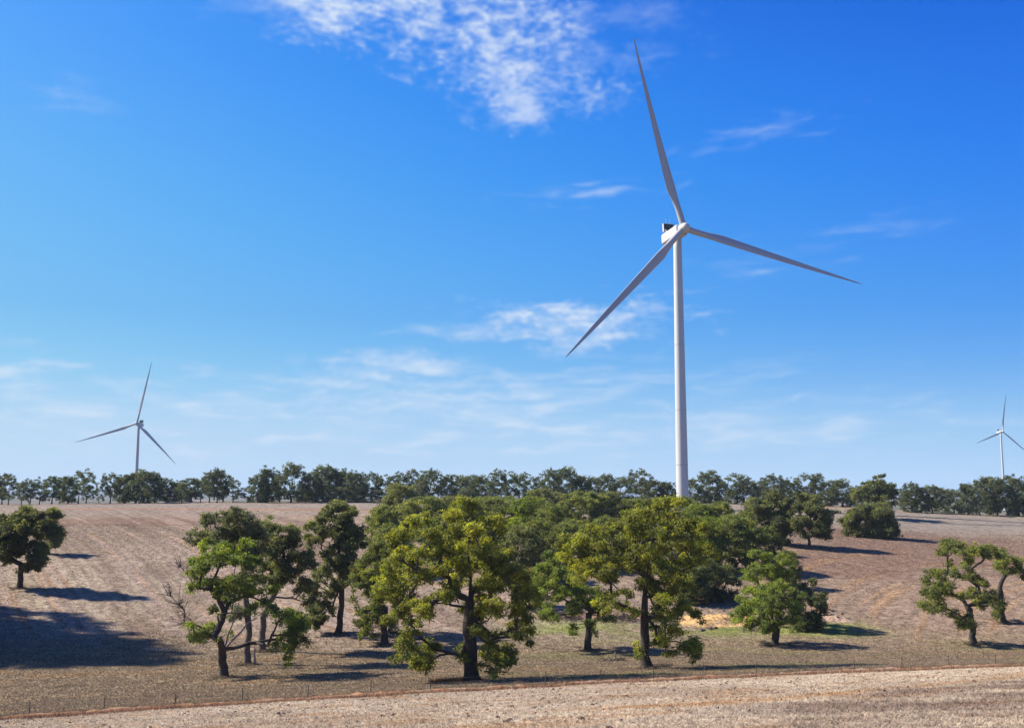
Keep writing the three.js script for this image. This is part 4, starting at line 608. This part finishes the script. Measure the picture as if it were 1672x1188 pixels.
mound('earth_mound', 985, 1006, 18, 0.7, 4, [0.26, 0.15, 0.1], 73);
{
  const g = new THREE.IcosahedronGeometry(0.3, 1), a = g.attributes.position, r = rng(81); const key = new Map();
  for (let i = 0; i < a.count; i++) { const k = [a.getX(i), a.getY(i), a.getZ(i)].map((v) => v.toFixed(3)).join(); if (!key.has(k)) key.set(k, 0.72 + 0.5 * r()); const s = key.get(k); a.setXYZ(i, a.getX(i) * s * 1.2, a.getY(i) * s * 0.75, a.getZ(i) * s); } g.computeVertexNormals();
  const mat = new THREE.MeshStandardMaterial({ color: new THREE.Color().setRGB(0.07, 0.055, 0.045), roughness: 0.95, name: 'dark_rock' }), pale = new THREE.MeshStandardMaterial({ color: new THREE.Color().setRGB(0.45, 0.38, 0.32), roughness: 0.95, name: 'pale_stone' });
  [[1182,1004],[1190,1010],[1165,1019],[1174,1017],[1160,1027],[1169,1026],[1150,1029],[1146,1030],[1348,1003],[1360,1005],[1376,1010]].forEach(([x, y], i) => { const s = onGround(x, y), m = new THREE.Mesh(g, mat); m.name = numbered('rock'); m.castShadow = m.receiveShadow = true; const k = 0.7 + r() * 0.8; m.scale.set(k, k, k); m.rotation.y = r() * 6; m.position.set(s.x, s.y + 0.12 + (y < 1013 ? 0.8 : 0), -s.D); scene.add(m); tag(m, i < 8 ? 'small dark rock scattered round the orange earth mound' : 'small dark rock on the pale earth bank right of the bushes', 'rock', i < 8 ? 'rocks round the orange mound' : 'rocks on the pale bank'); });
  // a fallen log and a marker post on the crest
  const D = 432, X = ray(592, 826)[0] * D, lg = thing('fallen_log', X, groundY(X, D) + 0.25, -D, 'grey fallen logs lying under the ridge trees left of the grove', 'log'), t = new Tubes(); t.add([V(-4, 0, 0), V(0, 0.1, 0.2), V(5, 0.2, 0)], [0.3, 0.28, 0.2], 8); t.add([V(-5, 0, 1), V(-2, 0.3, 1.2)], [0.25, 0.18], 8); t.add([V(-3, 0.1, 0.3), V(-3.4, 1.6, 0.3)], [0.12, 0.05], 6); part('stem', t.geometry(), BARK.grey, lg);
  const X2 = ray(1220, 812)[0] * D, cab = thing('utility_box', X2, groundY(X2, D), -D, 'small white box on a post on the crest right of the turbine', 'utility box'), bx = roundedBox(1.0, 1.2, 0.8, 0.08); bx.translate(0, 1.9, 0); part('box', bx, paintMat, cab); const ps = new THREE.CylinderGeometry(0.12, 0.12, 1.6, 10); ps.translate(0, 0.6, 0); part('post', ps, steelMat, cab);
  // stones along the red strip, clods over the field
  const scatter = (name, count, mat2, spotOf, scaleOf, label, geo) => { const im = new THREE.InstancedMesh(geo ?? g, mat2, count), M = new THREE.Matrix4(), q = new THREE.Quaternion(), e = new THREE.Euler(); for (let i = 0; i < count; i++) { const [x, d] = spotOf(), k = scaleOf(); e.set(r() * 0.5, r() * 6.28, r() * 0.5); q.setFromEuler(e); M.compose(V(x, groundY(x, d) + k * 0.08, -d), q, V(k, k, k)); im.setMatrixAt(i, M); } im.name = name; im.castShadow = im.receiveShadow = true; im.userData = { kind: 'stuff', label }; scene.add(im); };
  const clod = new THREE.MeshStandardMaterial({ color: new THREE.Color().setRGB(0.1, 0.055, 0.035), roughness: 1, name: 'clod' });
  const inField = () => { const D = 38 + 58 * Math.sqrt(r()), X = (r() - 0.5) * 1.08 * D; return [X, Math.min(D, fireBreak(X) - 1)]; };
  scatter('soil_clods', 5200, clod, inField, () => 0.12 + 0.42 * r() * r() * r(), 'dark clods scattered over the pale field');
  scatter('pale_stones', 260, pale, () => { const X = -50 + 115 * Math.sqrt(r()); return [X, fireBreak(X) + 0.6 + r() * 1.2]; }, () => 0.15 + 0.3 * r() * r(), 'pale stones along the red earth strip');
}

// ---------------------------------------------------------------- dry straw and grass
{
  const blades = (n, h, w, lean, seed) => { const r = rng(seed), p = []; for (let k = 0; k < n; k++) { const a = r() * 6.28, b = a + 1.2 + r(), x = (r() - 0.5) * h * 0.8, z = (r() - 0.5) * h * 0.8, H = h * (0.5 + r() * 0.7), L = lean * (0.3 + r()) * H; p.push(x - Math.cos(b) * w, -0.02, z - Math.sin(b) * w, x + Math.cos(b) * w, -0.02, z + Math.sin(b) * w, x + Math.cos(a) * L, H, z + Math.sin(a) * L); } const g = new THREE.BufferGeometry(); g.setAttribute('position', new THREE.Float32BufferAttribute(p, 3)); return g; };
  const mat = new THREE.MeshPhysicalMaterial({ roughness: 1, transmission: 0.2, thickness: 0, specularIntensity: 0.2, side: THREE.DoubleSide, name: 'straw' });
  const sow = (name, label, g, count, spotOf, colorOf, seed) => {
    const im = new THREE.InstancedMesh(g, mat, count), r = rng(seed), M = new THREE.Matrix4(), q = new THREE.Quaternion(), e = new THREE.Euler(), c = new THREE.Color();
    for (let i = 0; i < count; i++) { const [x, d, k] = spotOf(r); e.set(0, r() * 6.28, 0); q.setFromEuler(e); M.compose(V(x, groundY(x, d), -d), q, V(k, k * (0.6 + 0.8 * r()), k)); im.setMatrixAt(i, M); const f = r() < 0.22 ? 0.28 + 0.25 * r() : 0.7 + 0.75 * r(), a = colorOf(x, d, r); im.setColorAt(i, c.setRGB(a[0] * f, a[1] * f, a[2] * f)); }
    im.name = name; im.castShadow = im.receiveShadow = true; im.userData = { kind: 'stuff', label }; scene.add(im);
  };
  const wedge = (r, a, b) => { const D = Math.sqrt(a * a + (b * b - a * a) * r()); return [(r() - 0.5) * 1.1 * D, D]; };
  sow('straw_stubble', 'pale cut straw covering the near field', blades(7, 0.075, 0.011, 1.9, 1), 190000, (r) => { let x, d; do { [x, d] = wedge(r, 30, 112); } while (d > fireBreak(x) - 1.2); return [x, d, 0.7 + 0.7 * r()]; }, (x, d, r) => { const c = nearColor(x, d), k = 1.25 + 0.35 * r(); return [c[0] * k, c[1] * k, c[2] * k]; }, 91);
  sow('dry_grass', 'short dry grass and litter on the valley floor', blades(7, 0.1, 0.016, 1.8, 2), 190000, (r) => { let x, d; do { [x, d] = wedge(r, 78, 195); } while (d < fireBreak(x) + 1.3 || r() < sstep(140, 195, d)); return [x, d, 0.7 + 0.8 * r()]; }, (x, d, r) => { const c = hillColor(x, d), k = 1.2 + 0.4 * r(); return [c[0] * k, c[1] * k, c[2] * k]; }, 92);
  sow('straw_litter', 'pale straw lying in rows over the slope', blades(6, 0.13, 0.025, 1.8, 4), 110000, (r) => { const [x, d] = wedge(r, 150, 320); return [x, d, 0.7 + 0.8 * r()]; }, (x, d, r) => { const c = hillColor(x, d), k = 1.2 + 0.4 * r(); return [c[0] * k, c[1] * k, c[2] * k]; }, 95);
  const F = onGround(770, 1112), feet = [[366, 1106], [404, 1085], [551, 1035], [628, 1052], [961, 1062], [1057, 1092], [1265, 1053], [1590, 1052], [1642, 1017], [31, 960], [426, 1063], [1322, 895]].map((q) => onGround(...q));
  sow('tall_dry_grass', 'rusty dry grass round the feet of the front trees', blades(8, 0.45, 0.022, 0.7, 3), 4200, (r) => { const k = Math.floor(r() * 18); if (k > 11) return [F.x - 1.6 + (r() + r() - 1) * 3.0, F.D + (r() - 0.45) * 2.0, 0.6 + 0.6 * r()]; const f = feet[k]; return [f.x + (r() + r() - 1) * 1.5, f.D + (r() - 0.6) * 1.6, 0.4 + 0.6 * r()]; }, (x, d, r) => Math.hypot(x - F.x, d - F.D) < 5 ? [0.28, 0.15, 0.06] : [0.27, 0.2, 0.11], 93);
  {
    const st = new THREE.CylinderGeometry(0.018, 0.03, 1, 5); st.rotateZ(Math.PI / 2); const n = 900, im = new THREE.InstancedMesh(st, BARK.grey, n), r = rng(96), M = new THREE.Matrix4(), q = new THREE.Quaternion(), e = new THREE.Euler();
    for (let i = 0; i < n; i++) { const f = [F, ...feet][Math.floor(r() * 13)], a = r() * 6.28, d = 0.8 + 6 * r() * r(), x = f.x + Math.cos(a) * d, z = f.D + Math.sin(a) * d, k = 0.3 + 1.4 * r() * r(); e.set(0, r() * 6.28, (r() - 0.5) * 0.2); q.setFromEuler(e); M.compose(V(x, groundY(x, z) + 0.04, -z), q, V(k, 0.6 + 1.2 * r(), 0.6 + 1.2 * r())); im.setMatrixAt(i, M); }
    im.name = 'fallen_twigs'; im.castShadow = im.receiveShadow = true; im.userData = { kind: 'stuff', label: 'fallen twigs and bark strips under the front trees' }; scene.add(im);
  }
  sow('grass_edge', 'brown grass fringe along the red earth strip', blades(8, 0.26, 0.02, 0.9, 6), 15000, (r) => { const X = -55 + 130 * r(); return [X, fireBreak(X) + (r() < 0.6 ? -1.25 - r() * r() * 1.4 + (r() < 0.3 ? 0.7 * r() : 0) : 0.7 + r() * 1.4), 0.5 + 0.8 * r()]; }, (x, d) => d < fireBreak(x) ? [0.34, 0.2, 0.12] : [0.15, 0.1, 0.06], 94);
}
console.log('leaf triangles', leafTotal);
renderer.render(scene, camera);
